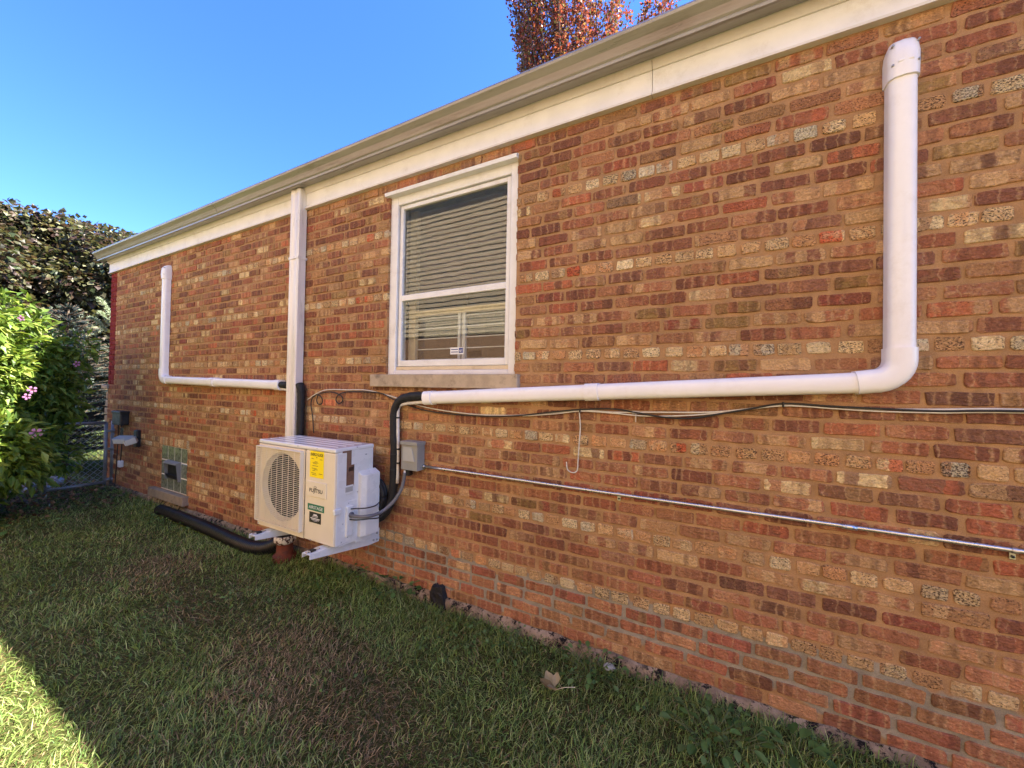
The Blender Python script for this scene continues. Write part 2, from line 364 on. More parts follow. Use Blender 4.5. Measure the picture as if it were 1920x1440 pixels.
def big_mesh(name, verts, faces_idx, sizes, colors, mat, parent=None, kind=None, smooth=True):
    """verts Nx3, flat loop index array, face sizes array, per-vertex colour Nx3"""
    me = bpy.data.meshes.new(name)
    me.vertices.add(len(verts)); me.vertices.foreach_set('co', np.asarray(verts, np.float32).ravel())
    me.loops.add(len(faces_idx)); me.loops.foreach_set('vertex_index', np.asarray(faces_idx, np.int32))
    me.polygons.add(len(sizes)); st = np.concatenate([[0], np.cumsum(sizes)[:-1]]).astype(np.int32)
    me.polygons.foreach_set('loop_start', st)
    me.polygons.foreach_set('use_smooth', np.full(len(sizes), smooth))
    me.update(calc_edges=True)
    at = me.color_attributes.new('ca', 'FLOAT_COLOR', 'POINT')
    at.data.foreach_set('color', np.concatenate([colors, np.ones((len(verts), 1))], 1).astype(np.float32).ravel())
    return link(name, me, mat, parent, kind)

# ------------------------------------------------------------------ ground
def gz(x, y): return 0.012*np.sin(x*1.7+0.6)*np.cos(y*2.1) + 0.008*np.sin(x*4.1+y*3.3)
def make_ground():
    xs = sorted(set([-600, -300, -150, -80, -50, -30] + list(np.arange(-20, 6.01, 0.25)) + [8, 12, 20, 40, 80, 150, 300, 600]))
    ys = sorted(set([-600, -300, -150, -80, -40, -20, -10] + list(np.arange(-7, 1.01, 0.2)) + [2, 5, 10, 20, 40, 80, 150, 300, 600]))
    vs = []
    for y in ys:
        for x in xs:
            near = 1 if (-20 <= x <= 6 and -7 <= y <= 1) else 0
            vs.append((x, y, float(gz(x, y))*near))
    nx = len(xs); fs = [(j*nx+i, j*nx+i+1, (j+1)*nx+i+1, (j+1)*nx+i) for j in range(len(ys)-1) for i in range(nx-1)]
    mb = MB(); mb.add(vs, fs, True); o = mb.build('ground', 'ground', None, 'structure')
    tag(o, 'brown soil and thatch showing through the lawn', 'ground')
make_ground()

# ------------------------------------------------------------------ the house
XL, XR = -7.85, 6.5
ZF = 3.08                                            # underside of the frieze
house = _empty('brick_house'); tag(house, 'low brown brick house with a window, white frieze and gutter', 'house')
OPEN = [(-2.265, -1.14, 1.595, 2.995), (-2.39, -1.10, 1.500, 1.595), (-6.07, -5.39, 0.20, 0.735), (-6.25, -5.34, 0.095, 0.20), (-7.40, -7.24, 0.64, 0.86)]
def in_open(x0, x1, z0, z1):
    return any(x0 < b-1e-6 and x1 > a+1e-6 and z0 < d-1e-6 and z1 > c+1e-6 for a, b, c, d in OPEN)
def make_mortar():
    xs = list(np.arange(XL, XR, 0.035)) + [XR]; zs = list(np.arange(-0.15, 3.24, 0.03)) + [3.24]
    for a, b, c, d in OPEN: xs += [a, b]; zs += [c, d]
    def clean(l):
        l = sorted(l); o = [l[0]]
        for v in l[1:]:
            if v-o[-1] > 1e-4: o.append(v)
        return o
    xs = clean(xs); zs = clean(zs); nx, nz = len(xs), len(zs)
    xa, za = np.meshgrid(xs, zs)
    y = (rng.normal(0, 0.0009, xa.shape) + 0.0013*np.sin(xa*5.1+za*3)*np.sin(za*7.3-xa*2)).ravel()
    V = np.stack([xa.ravel(), y+0.0022, za.ravel()], 1).tolist()
    F = []
    for j in range(nz-1):
        for i in range(nx-1):
            if not in_open(xs[i], xs[i+1], zs[j], zs[j+1]): F.append((j*nx+i, j*nx+i+1, (j+1)*nx+i+1, (j+1)*nx+i))
    mb = MB(); mb.add(V, F, True)
    for a, b, c, d in (OPEN[0], OPEN[2], OPEN[4]):                     # reveals
        t = 0.14
        mb.add([(a,0,c),(a,t,c),(a,t,d),(a,0,d)], [(0,1,2,3)]); mb.add([(b,0,c),(b,t,c),(b,t,d),(b,0,d)], [(3,2,1,0)])
        mb.add([(a,0,d),(a,t,d),(b,t,d),(b,0,d)], [(0,1,2,3)]); mb.add([(a,0,c),(a,t,c),(b,t,c),(b,0,c)], [(3,2,1,0)])
    # the far end of the house and the back of the wall
    mb.add([(XL,0,-0.15),(XL,0,3.24),(XL,9,3.24),(XL,9,-0.15)], [(0,1,2,3)])
    mb.add([(XR,0,-0.15),(XR,0,3.24),(XR,9,3.24),(XR,9,-0.15)], [(3,2,1,0)])
    mb.add([(XL,9,-0.15),(XR,9,-0.15),(XR,9,3.24),(XL,9,3.24)], [(3,2,1,0)])
    return mb.build('wall', 'mortar', house)
wall = make_mortar()
wall['label'] = 'brown brick wall laid in tan mortar'

# bricks -----------------------------------------------------------------
PAL = [(s2l(c), w) for c, w in [((158, 98, 70), 5), ((146, 88, 64), 5), ((134, 84, 64), 4), ((150, 100, 78), 3), ((140, 96, 74), 1.4), ((168, 114, 78), 3.5),
        ((182, 104, 70), 1.2), ((200, 110, 70), 0.5), ((172, 126, 84), 3.0), ((192, 154, 108), 2.2), ((216, 190, 140), 1.5), ((150, 118, 68), 1.2), ((152, 80, 62), 0.9)]]
PALB = [(s2l(c), w) for c, w in [((178, 124, 86), 4), ((122, 78, 60), 4), ((118, 80, 62), 2.0), ((198, 160, 114), 3.5), ((166, 102, 70), 3), ((158, 122, 80), 2.6), ((180, 98, 66), 1.0)]]
PALH = [(s2l(c), w) for c, w in [((218, 186, 138), 4), ((204, 164, 114), 3), ((196, 148, 100), 3), ((228, 204, 160), 2.5), ((202, 190, 164), 1.2), ((210, 150, 98), 1.5), ((170, 124, 84), 1.6), ((200, 92, 52), 0.25)]]
PALLOW = [(s2l(c), w) for c, w in [((178, 116, 82), 4), ((164, 102, 74), 4), ((160, 110, 78), 3), ((170, 98, 76), 2), ((192, 138, 98), 3), ((156, 114, 76), 2.5)]]
def pick(p):
    c = random.choices([c for c, _ in p], [w for _, w in p])[0]; g = 0.30*c[0]+0.55*c[1]+0.15*c[2]
    c = tuple(v*0.90+g*0.10 for v in c); return (c[0]*1.06, c[1]*1.04, c[2]*0.93)
RED = s2l((124, 26, 26)), s2l((104, 24, 24))
P0, ZC0 = 0.0702, 1.215
bricks = []                                          # x0,x1,z0,z1,colA,colB,type,dx(depth)
def add_brick(x0, x1, z0, z1, typ, low=False, deep=0.012):
    if x1-x0 < 0.02: return
    xm, zm = (x0+x1)/2, (z0+z1)/2
    if x1 < -7.60 and zm > 1.46: a, b = RED; typ = 0.0
    elif typ > 0.5:
        a = pick(PALH); b = pick(PALH); typ = random.uniform(0.55, 1.0)
    elif low: a = pick(PALLOW); b = pick(PALLOW if random.random() < 0.6 else PALB); typ = random.uniform(0.05, 0.35)
    else:
        a = pick(PAL); b = pick(PALB); typ = random.choice([0.05, 0.15, 0.25, 0.3, 0.4, 0.45, 0.7 if random.random() < 0.5 else 0.2])
    g = random.uniform(0.86, 1.14)
    bricks.append([x0, x1, z0, z1, tuple(v*g for v in a), tuple(v*g for v in b), typ, deep])
HEAD = {-12, -7, 0, 7, 14, 21}
for n in range(-16, 28):
    zc = ZC0 + P0*n + random.uniform(-0.0015, 0.0015); h = 0.0532
    head = n in HEAD
    x = XL + (0.0 if n % 2 else -0.1) + random.uniform(-0.012, 0.012)*(0 if n % 2 else 1)
    first = True
    while x < XR:
        L = random.gauss(0.083, 0.004) if head else random.gauss(0.181, 0.0055)
        j = max(0.008, random.gauss(0.0172, 0.0042))
        hh = h + random.uniform(-0.004, 0.003); zo = random.uniform(-0.0015, 0.0015)
        x0, x1 = max(x, XL+0.001), min(x+L, XR); z0, z1 = zc-hh/2+zo, min(zc+hh/2+zo, ZF+0.03)
        x += L + j
        if x1-x0 < 0.02: continue
        low = (n <= -10 and x0 > -2.6) or (n <= -14 and random.random() < 0.25)
        # clip against openings
        segs = [(x0, x1, z0, z1, 0.012)]
        for a, b, c, d in OPEN:
            new = []
            for (p, q, zz0, zz1, dp) in segs:
                if p < b+0.004 and q > a-0.004 and zz0 < d-0.002 and zz1 > c+0.002:
                    if zz1-d > 0.022 and q > a and p < b: new.append((p, q, d+0.003, zz1, dp)); continue
                    if c-zz0 > 0.022 and q > a and p < b: new.append((p, q, zz0, c-0.003, dp)); continue
                    if a-p > 0.022: new.append((p, a+0.003, zz0, zz1, 0.12))
                    if q-b > 0.022: new.append((b-0.003, q, zz0, zz1, 0.12))
                else: new.append((p, q, zz0, zz1, dp))
            segs = new
        for (p, q, zz0, zz1, dp) in segs:
            if -6.10 < (p+q)/2 < -5.36 and 0.735 < (zz0+zz1)/2 < 0.835: continue
            add_brick(p, q, zz0, zz1, 1.0 if head else 0.0, low, dp)
x = -6.11                                            # bricks on edge over the glass block window
while x < -5.36:
    add_brick(x, x+0.056, 0.741, 0.832, 0.6); x += 0.069
def brick_geo(b, off=(0, 0)):
    x0, x1, z0, z1, a, c, typ, deep = b
    L, H = x1-x0, z1-z0; n = 4 if L > 0.12 else 3
    r = min(0.006, H*0.2)*random.uniform(0.7, 1.6)
    def outl(ins, jit):
        pts = []
        for i in range(n): pts.append((x0+ins+r+(L-2*ins-2*r)*i/(n-1), z0+ins))
        pts.append((x1-ins, z0+ins+r)); pts.append((x1-ins, z1-ins-r))
        for i in range(n): pts.append((x1-ins-r-(L-2*ins-2*r)*i/(n-1), z1-ins))
        pts.append((x0+ins, z1-ins-r)); pts.append((x0+ins, z0+ins+r))
        return [(px+jx, pz+jz) for (px, pz), (jx, jz) in zip(pts, jit)]
    jit = [(random.uniform(-0.0032, 0.0032), random.uniform(-0.0032, 0.0032)) for _ in range(2*n+4)]
    pr = 0.0032 + random.uniform(-0.0016, 0.0022); ta = random.uniform(-0.010, 0.010); tb = random.uniform(-0.02, 0.02)
    o = outl(0.0, jit); q = outl(0.0028, jit); k = len(o); xm, zm = (x0+x1)/2, (z0+z1)/2
    V = [(px, deep, pz) for px, pz in o] + [(px, -pr*0.35, pz) for px, pz in o] + [(px, -pr - ta*(px-xm) - tb*(pz-zm), pz) for px, pz in q]
    F = [tuple(reversed((i, i+k, (i+1) % k+k, (i+1) % k))) for i in range(k)] + [tuple(reversed((i+k, i+2*k, (i+1) % k+2*k, (i+1) % k+k))) for i in range(k)]
    # cap as quads between bottom and top rows plus ends
    F.append(tuple(range(2*k, 3*k)))
    return V, F
def make_bricks(lst, name, parent, origin=None, kind=None):
    V = []; F = []; uv = []; uvn = []; cA = []; cB = []; cC = []
    ox = origin or (0, 0, 0)
    for b in lst:
        v, f = brick_geo(b); o = len(V)
        x0, x1, z0, z1, a, c, typ, deep = b; sd = random.random()
        V += [(p[0]-ox[0], p[1]-ox[1], p[2]-ox[2]) for p in v]
        for ff in f:
            F.append([i+o for i in ff])
            for i in ff:
                uv.append((v[i][0]-x0, v[i][2]-z0)); uvn.append(((v[i][0]-x0)/(x1-x0), (v[i][2]-z0)/(z1-z0)))
                cA.append((*a, 1)); cB.append((*c, 1)); cC.append((sd, typ, x1-x0, 1))
    me = bpy.data.meshes.new(name); me.from_pydata(V, [], F)
    for nm, dat in (('uv', uv), ('uvn', uvn)):
        l = me.uv_layers.new(name=nm); l.data.foreach_set('uv', np.array(dat, np.float32).ravel())
    for nm, dat in (('ca', cA), ('cb', cB), ('cc', cC)):
        l = me.color_attributes.new(nm, 'FLOAT_COLOR', 'CORNER'); l.data.foreach_set('color', np.array(dat, np.float32).ravel())
    me.update(); o = link(name, me, 'brick', parent, kind)
    if origin: o.location = origin
    return o
def shown(b):
    q = [project((x, 0, z)) for x in (b[0], b[1]) for z in (b[2], b[3])]
    if any(p is None for p in q): return 0
    cx = sum(p[0] for p in q)/4; cy = sum(p[1] for p in q)/4
    if not (20 < cx < 1900 and 20 < cy < 1420): return 0
    xm, zm = (b[0]+b[1])/2, (b[2]+b[3])/2
    if 0.58 < xm < 0.72 and 1.4 < zm < 3.0: return 0
    if xm < 0.7 and 1.40 < zm < 1.55: return 0
    A = q[0], q[1], q[3], q[2]
    return abs(sum(A[i][0]*A[(i+1) % 4][1]-A[(i+1) % 4][0]*A[i][1] for i in range(4)))/2
bricks.sort(key=shown, reverse=True)
for b in bricks[:300]:
    make_bricks([b], 'brick', wall, ((b[0]+b[1])/2, 0, (b[2]+b[3])/2))
make_bricks(bricks[300:], 'brickwork', wall, None, 'stuff')

# foundation, corner ledge ------------------------------------------------
mb = MB()
xs = np.arange(XL-0.02, XR, 0.08)
prof = [(-0.003, 0.066), (-0.020, 0.056), (-0.030, 0.03), (-0.040, -0.10)]
V = []; F = []
for i, x in enumerate(xs):
    for k, (y, z) in enumerate(prof): V.append((x, y*random.uniform(0.8, 1.25), z+(random.uniform(-0.010, 0.008) if k < 3 else 0)))
for i in range(len(xs)-1):
    for k in range(3): F.append((i*4+k, i*4+k+1, (i+1)*4+k+1, (i+1)*4+k))
mb.add(V, F, True); fo = mb.build('foundation', 'foundation', house)
fo['label'] = 'pale parged footing with black tar stains'
mb = MB(); mb.bbox((-8.02, -0.03, 1.395), (-7.80, 0.30, 1.455), 0.012); ldg = mb.build('corner_ledge', 'limestone', house)
mb = MB()
for k in range(11):
    z = 0.1+k*0.115; mb.bbox((-7.975+random.uniform(-0.01, 0.01), 0.0+random.uniform(0, 0.012), z), (-7.852, 0.30, z+0.098), 0.008)
mb.build('corner_pier', 'limestone', house)

# frieze, crown, gutter, roof --------------------------------------------
XE = XL-0.03
def boards(name, prof, mat, joints, gap=0.003):
    e = [XE]+joints+[XR+0.03]
    for a, b in zip(e[:-1], e[1:]):
        m_ = MB(); m_.prism(prof, a+(gap/2 if a != XE else 0), b-gap/2); o = m_.build(name, mat, house)
boards('frieze_board', [(-0.018, ZF+0.012), (-0.018, ZF+0.135), (0.03, ZF+0.135), (0.03, ZF+0.012)], 'trim_white', [-5.55, -0.33, 3.1])
boards('frieze_moulding', [(-0.034, ZF-0.004), (-0.034, ZF+0.008), (-0.0175, ZF+0.0125), (0.03, ZF+0.0125), (0.03, ZF-0.004)], 'frieze_cream', [-5.55, -0.33, 3.1])
boards('upper_frieze', [(-0.026, ZF+0.1355), (-0.052, ZF+0.19), (0.03, ZF+0.19), (0.03, ZF+0.1355)], 'frieze_cream', [-5.55, -0.33, 3.1])
gx0, gx1 = XL-0.10, XR+0.1
def gutter():
    out = [(-0.055, ZF+0.172), (-0.118, ZF+0.160), (-0.128, ZF+0.163), (-0.130, ZF+0.175), (-0.126, ZF+0.182), (-0.134, ZF+0.19), (-0.142, ZF+0.205), (-0.152, ZF+0.222), (-0.168, ZF+0.238), (-0.180, ZF+0.250), (-0.184, ZF+0.262), (-0.180, ZF+0.274), (-0.168, ZF+0.276)]
    inn = [(-0.168, ZF+0.270), (-0.176, ZF+0.262), (-0.145, ZF+0.222), (-0.12, ZF+0.176), (-0.058, ZF+0.180), (-0.058, ZF+0.262), (-0.0545, ZF+0.262)]
    m_ = MB(); p = out+inn; n = len(p); xs_ = list(np.linspace(gx0, gx1, 60)); V = []; 
    for x in xs_:
        s_ = 0.0015*math.sin(x*1.3)
        V += [(x, a, b+s_) for a, b in p]
    F = [(i*n+k, i*n+(k+1) % n, (i+1)*n+(k+1) % n, (i+1)*n+k) for i in range(59) for k in range(n)]
    m_.add(V, F, False); g = m_.build('gutter', 'gutter_taupe', house)
    m2 = MB(); m2.prism([(a, b) for a, b in out]+[(-0.0545, ZF+0.262)], gx0-0.003, gx0-0.0005); m2.build('end_cap', 'gutter_taupe', g)
    m3 = MB(); m3.prism([(a-0.0025, b-0.0015) for a, b in out]+[(-0.10, ZF+0.19)], -4.62, -4.58); m3.build('joint_band', 'gutter_taupe', g)
    return g
gut = gutter()
mb = MB()
e = 0.06
mb.add([(XL-0.12, -0.10, ZF+0.281), (XR+0.12, -0.10, ZF+0.281), (XR+0.12, 9.1, ZF+0.281), (XL-0.12, 9.1, ZF+0.281), (XL+3.6, 4.5, ZF+1.25), (XR-3.6, 4.5, ZF+1.25)],
       [(0, 1, 5, 4), (1, 2, 5), (2, 3, 4, 5), (3, 0, 4), (3, 2, 1, 0)])
mb.build('roof', 'roof_shingle', house)
mb = MB(); mb.box((XL-0.05, -0.05, ZF+0.192), (XR+0.05, 9.0, ZF+0.258)); mb.build('soffit', 'frieze_cream', house)

# downspout ---------------------------------------------------------------
def downspout():
    xa, xb = -3.405, -3.275; y0, y1 = -0.085, -0.012
    p = []                                            # fluted rectangular section
    n = 6
    for i in range(n):
        x = xa+0.008+(xb-xa-0.016)*i/(n-1); p.append((x, y0+(0.006 if i in (2, 3) else 0.0)))
    p = [(xa, y0+0.008)]+p+[(xb, y0+0.008), (xb, y1), (xa, y1)]
    m_ = MB(); m_.prism(p, 0.26, ZF+0.165, 'Z'); o = m_.build('downspout', 'downspout_white', house)
    o['label'] = 'white square downspout behind the condenser unit'
    for z in (2.62,):
        m2 = MB(); m2.box((xa-0.004, y0-0.003, z), (xb+0.004, 0.004, z+0.022)); m2.build('strap', 'downspout_white', o)
downspout()

# ------------------------------------------------------------------ the sash window
def sash_window():
    x0, x1, z0, z1 = OPEN[0]; m_ = MB()
    yf = 0.018
    # outer casing: four members mitred by butting
    m_.bbox((x0+0.001, yf, z0), (x0+0.075, 0.13, z1), 0.004); m_.bbox((x1-0.060, yf, z0), (x1-0.001, 0.13, z1), 0.004)
    m_.bbox((x0+0.075, yf+0.002, z1-0.095), (x1-0.060, 0.13, z1), 0.004)
    m_.bbox((x0+0.075, yf+0.001, z0), (x1-0.060, 0.13, z0+0.032), 0.004)
    w = m_.build('window', 'window_white', house); w['label'] = 'white storm window with half lowered blind'
    m_ = MB(); m_.prism([(-0.030, z1-0.030), (-0.034, z1-0.006), (-0.010, z1+0.004), (yf+0.001, z1+0.004), (yf+0.001, z1-0.030)], x0-0.02, x1+0.002); m_.build('head_flashing', 'window_white', w)
    xi0, xi1 = x0+0.085, x1-0.068; zb = z0+0.038; zt = z1-0.100
    m_ = MB(); m_.bbox((xi0-0.012, yf+0.012, z0+0.033), (xi1+0.010, 0.10, z0+0.060), 0.004); m_.build('sill_strip', 'wood_cream', w)
    zb = z0+0.062; zm = z0+0.585
    # storm frame
    m_ = MB(); fw = 0.030
    m_.bbox((xi0, yf+0.016, zb), (xi0+fw, 0.075, zt), 0.004); m_.bbox((xi1-fw, yf+0.016, zb), (xi1, 0.075, zt), 0.004)
    m_.bbox((xi0+fw, yf+0.017, zt-fw), (xi1-fw, 0.074, zt), 0.004); m_.bbox((xi0+fw, yf+0.017, zb), (xi1-fw, 0.074, zb+0.046), 0.004)
    m_.bbox((xi0+fw, yf+0.015, zm-0.022), (xi1-fw, 0.073, zm+0.022), 0.004)
    m_.build('storm_frame', 'window_white', w)
    m_ = MB(); m_.box((xi0+fw-0.004, 0.052, zm+0.018), (xi1-fw+0.004, 0.055, zt-fw+0.004)); p1 = m_.build('pane', 'glass', w)
    m_ = MB(); m_.box((xi0+fw-0.004, 0.060, zm+0.018), (xi1-fw+0.004, 0.0605, zt-fw+0.004)); m_.build('insect_screen', 'screen', w)
    m_ = MB(); m_.box((xi0+fw-0.004, 0.052, zb+0.042), (xi1-fw+0.004, 0.055, zm-0.018)); p2 = m_.build('pane', 'glass', w)
    # old inner sash
    m_ = MB()
    m_.bbox((xi0+0.005, 0.14, zb), (xi0+0.075, 0.18, zt), 0.004); m_.bbox((xi1-0.05, 0.14, zb), (xi1-0.005, 0.18, zt), 0.004)
    m_.bbox((xi0+0.075, 0.139, zm-0.125), (xi1-0.05, 0.175, zm-0.085), 0.004)
    m_.build('inner_sash', 'wood_cream', w)
    xm = W(867, 600, 0.16).x
    m_ = MB(); m_.bbox((xm-0.034, 0.150, zb), (xm-0.012, 0.178, zm-0.125), 0.003); m_.bbox((xm+0.004, 0.150, zb), (xm+0.034, 0.178, zm-0.125), 0.003); m_.build('mullion', 'window_white', w)
    for k in range(5):
        z = zb + 0.055 + k*0.080
        for a, b in ((xi0+0.085, xm-0.034), (xm+0.034, xi1-0.05)):
            m_ = MB(); m_.box((a, 0.158, z), (b, 0.166, z+0.007)); m_.build('glazing_bar', 'window_white', w)
    m_ = MB(); m_.box((xi0+0.07, 0.168, zb), (xi1-0.045, 0.171, zm-0.10)); m_.build('inner_pane', 'glass', w)
    # blind, lowered half way
    z = zt+0.02; k = 0
    while z > zm+0.105:
        m_ = MB(); sag = random.uniform(-0.003, 0.003)
        pf = [(0.196, z-0.048), (0.1985, z-0.050), (0.226, z+0.002), (0.2235, z+0.004)]; e0, e1, e2 = (random.uniform(-.004, .004) for _ in range(3)); m_.add([(xx, a_, b_+e_) for xx, e_ in ((xi0-0.02, e0), ((xi0+xi1)/2, e1-.002), (xi1+0.02, e2)) for a_, b_ in pf], [(4*i_+q_, 4*i_+(q_+1) % 4, 4*i_+4+(q_+1) % 4, 4*i_+4+q_) for i_ in range(2) for q_ in range(4)]); m_.build('blind_slat', 'blind', w); z -= 0.052+sag
    m_ = MB(); m_.bbox((xi0-0.02, 0.198, z-0.012), (xi1+0.02, 0.222, z+0.012), 0.004); m_.build('bottom_rail', 'blind', w)
    # the room behind
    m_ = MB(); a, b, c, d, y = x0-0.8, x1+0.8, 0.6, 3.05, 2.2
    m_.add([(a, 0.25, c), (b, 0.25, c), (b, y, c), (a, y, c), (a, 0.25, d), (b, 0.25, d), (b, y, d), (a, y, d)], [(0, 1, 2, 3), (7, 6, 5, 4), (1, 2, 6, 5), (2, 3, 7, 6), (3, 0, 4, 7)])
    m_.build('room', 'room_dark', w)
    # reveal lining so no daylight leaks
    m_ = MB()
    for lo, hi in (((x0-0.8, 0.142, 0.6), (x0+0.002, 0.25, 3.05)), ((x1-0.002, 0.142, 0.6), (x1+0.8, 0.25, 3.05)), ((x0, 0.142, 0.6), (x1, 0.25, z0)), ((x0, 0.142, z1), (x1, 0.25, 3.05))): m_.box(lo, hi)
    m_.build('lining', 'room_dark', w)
    # small alarm sticker on the lower pane
    a = W(844, 664, 0.05); b = W(868, 653, 0.05)
    st = MB(); st.box((a.x, 0.0505, a.z-0.002), (b.x+0.004, 0.0515, b.z+0.008)); st.build('sticker', 'white_print', w)
    xm = (a.x+b.x)/2; zs = (a.z+b.z)/2+0.003
    s2 = MB(); s2.box((b.x-0.036, 0.0497, a.z+0.006), (b.x, 0.0503, b.z+0.004)); s2.build('sticker_emblem', 'blue_print', w)
    text_mesh('ADT', 0.014, 0.028, (b.x-0.018, 0.0494, zs), (1, 0, 0), (0, 0, 1), 'lettering', 'white_print', w, 0.02)
    for dz in (0.010, -0.008):
        s3 = MB(); s3.box((a.x+0.008, 0.0497, zs+dz-0.003), (b.x-0.042, 0.0503, zs+dz+0.003)); s3.build('printed_line', 'blue_print', w)
    m_ = MB(); m_.bbox((OPEN[1][0], -0.045, OPEN[1][2]), (OPEN[1][1], 0.14, OPEN[1][3]-0.002), 0.006); o = m_.build('window_sill', 'limestone', house); o['label'] = 'stained limestone sill under the storm window'
sash_window()

# ------------------------------------------------------------------ glass block window
def block_window():
    x0, x1, z0, z1 = OPEN[2]
    m_ = MB(); m_.box((x0+0.001, 0.010, z0), (x1-0.001, 0.13, z1-0.001)); w = m_.build('glass_block_window', 'trim_white', house)
    w['label'] = 'small glass block basement window with a vent hood'
    nx, nz = 4, 3; dx = (x1-x0)/nx; dz = (z1-z0)/nz
    for i in range(nx):
        for j in range(nz):
            if i in (1, 2) and j == 1: continue
            b = MB(); b.bbox((x0+i*dx+0.006, 0.004, z0+j*dz+0.006), (x0+(i+1)*dx-0.006, 0.10, z0+(j+1)*dz-0.006), 0.008, 3); b.build('glass_block', 'glass_block', w)
    # vent hood in the middle
    vx0, vx1 = x0+dx+0.005, x0+3*dx-0.005; vz0, vz1 = z0+dz-0.03, z0+2*dz+0.015
    v = MB(); v.prism([(0.02, vz1), (-0.040, vz1-0.022), (-0.046, vz1-0.036), (0.02, vz1-0.016)], vx0, vx1); v.build('vent_hood', 'hood_grey', w)
    v = MB(); v.box((vx0+0.012, 0.002, vz0), (vx1-0.012, 0.009, vz1-0.02)); v.build('vent_shade_plate', 'unit_dark', w)  # dark plate painted for the shade inside the vent
    for s_ in (vx0, vx1-0.006):
        v = MB(); v.prism([(0.008, vz1-0.018), (-0.040, vz1-0.034), (-0.020, vz0-0.01), (0.008, vz0-0.015)], s_, s_+0.006); v.build('vent_side', 'hood_grey', w)
    v = MB(); v.prism([(0.0, vz0), (-0.028, vz0+0.06), (-0.024, vz0+0.064), (0.004, vz0+0.004)], vx0+0.01, vx1-0.01); v.build('vent_flap', 'black_plastic', w)
    m_ = MB(); m_.bbox((OPEN[3][0], -0.060, OPEN[3][2]), (OPEN[3][1], 0.12, OPEN[3][3]-0.001), 0.007); m_.build('window_sill', 'limestone_dark', house)
    a, b, c, d = OPEN[4]
    m_ = MB(); m_.box((a+0.001, 0.008, c), (b-0.001, 0.10, d-0.001)); p = m_.build('small_pane', 'glass_block', house); p['label'] = 'small pane set into the wall by the corner'
block_window()

# ------------------------------------------------------------------ line set covers
def dsec(w, d):                                       # section of the cover: flat back, rounded front; (across, out)
    r = min(w, d)*0.42; p = [(-w/2, 0), (-w/2, d-r)]
    for k in range(1, 6):
        a = math.pi - math.pi/2*k/5; p.append((-w/2+r+r*math.cos(a), d-r+r*math.sin(a)))
    p.append((0, d+0.003))
    for k in range(0, 5):
        a = math.pi/2 - math.pi/2*k/5; p.append((w/2-r+r*math.cos(a), d-r+r*math.sin(a)))
    return p+[(w/2, d-r), (w/2, 0)]
def sweep(path, w, d, m_, flip=1, cap=True):         # path of (X, z) on the wall; section stands out towards -Y
    sec = dsec(w, d); n = len(sec); V = []
    P = [Vector((a, 0, b)) for a, b in path]
    for i, p in enumerate(P):
        t = (P[min(i+1, len(P)-1)]-P[max(i-1, 0)]).normalized(); nrm = Vector((t.z, 0, -t.x))
        V += [tuple(p+nrm*a+Vector((0, -0.006-o, 0))) for a, o in sec]
    F = [(i*n+k, i*n+(k+1) % n, (i+1)*n+(k+1) % n, (i+1)*n+k) for i in range(len(P)-1) for k in range(n)]
    if cap: F += [tuple(range(n-1, -1, -1)), tuple(range((len(P)-1)*n, len(P)*n))]
    m_.add(V, F, False); return m_
def smooth_by_angle(o, ang=35):
    me = o.data; me.polygons.foreach_set('use_smooth', [True]*len(me.polygons))
    me.set_sharp_from_angle(angle=R(ang)); return o
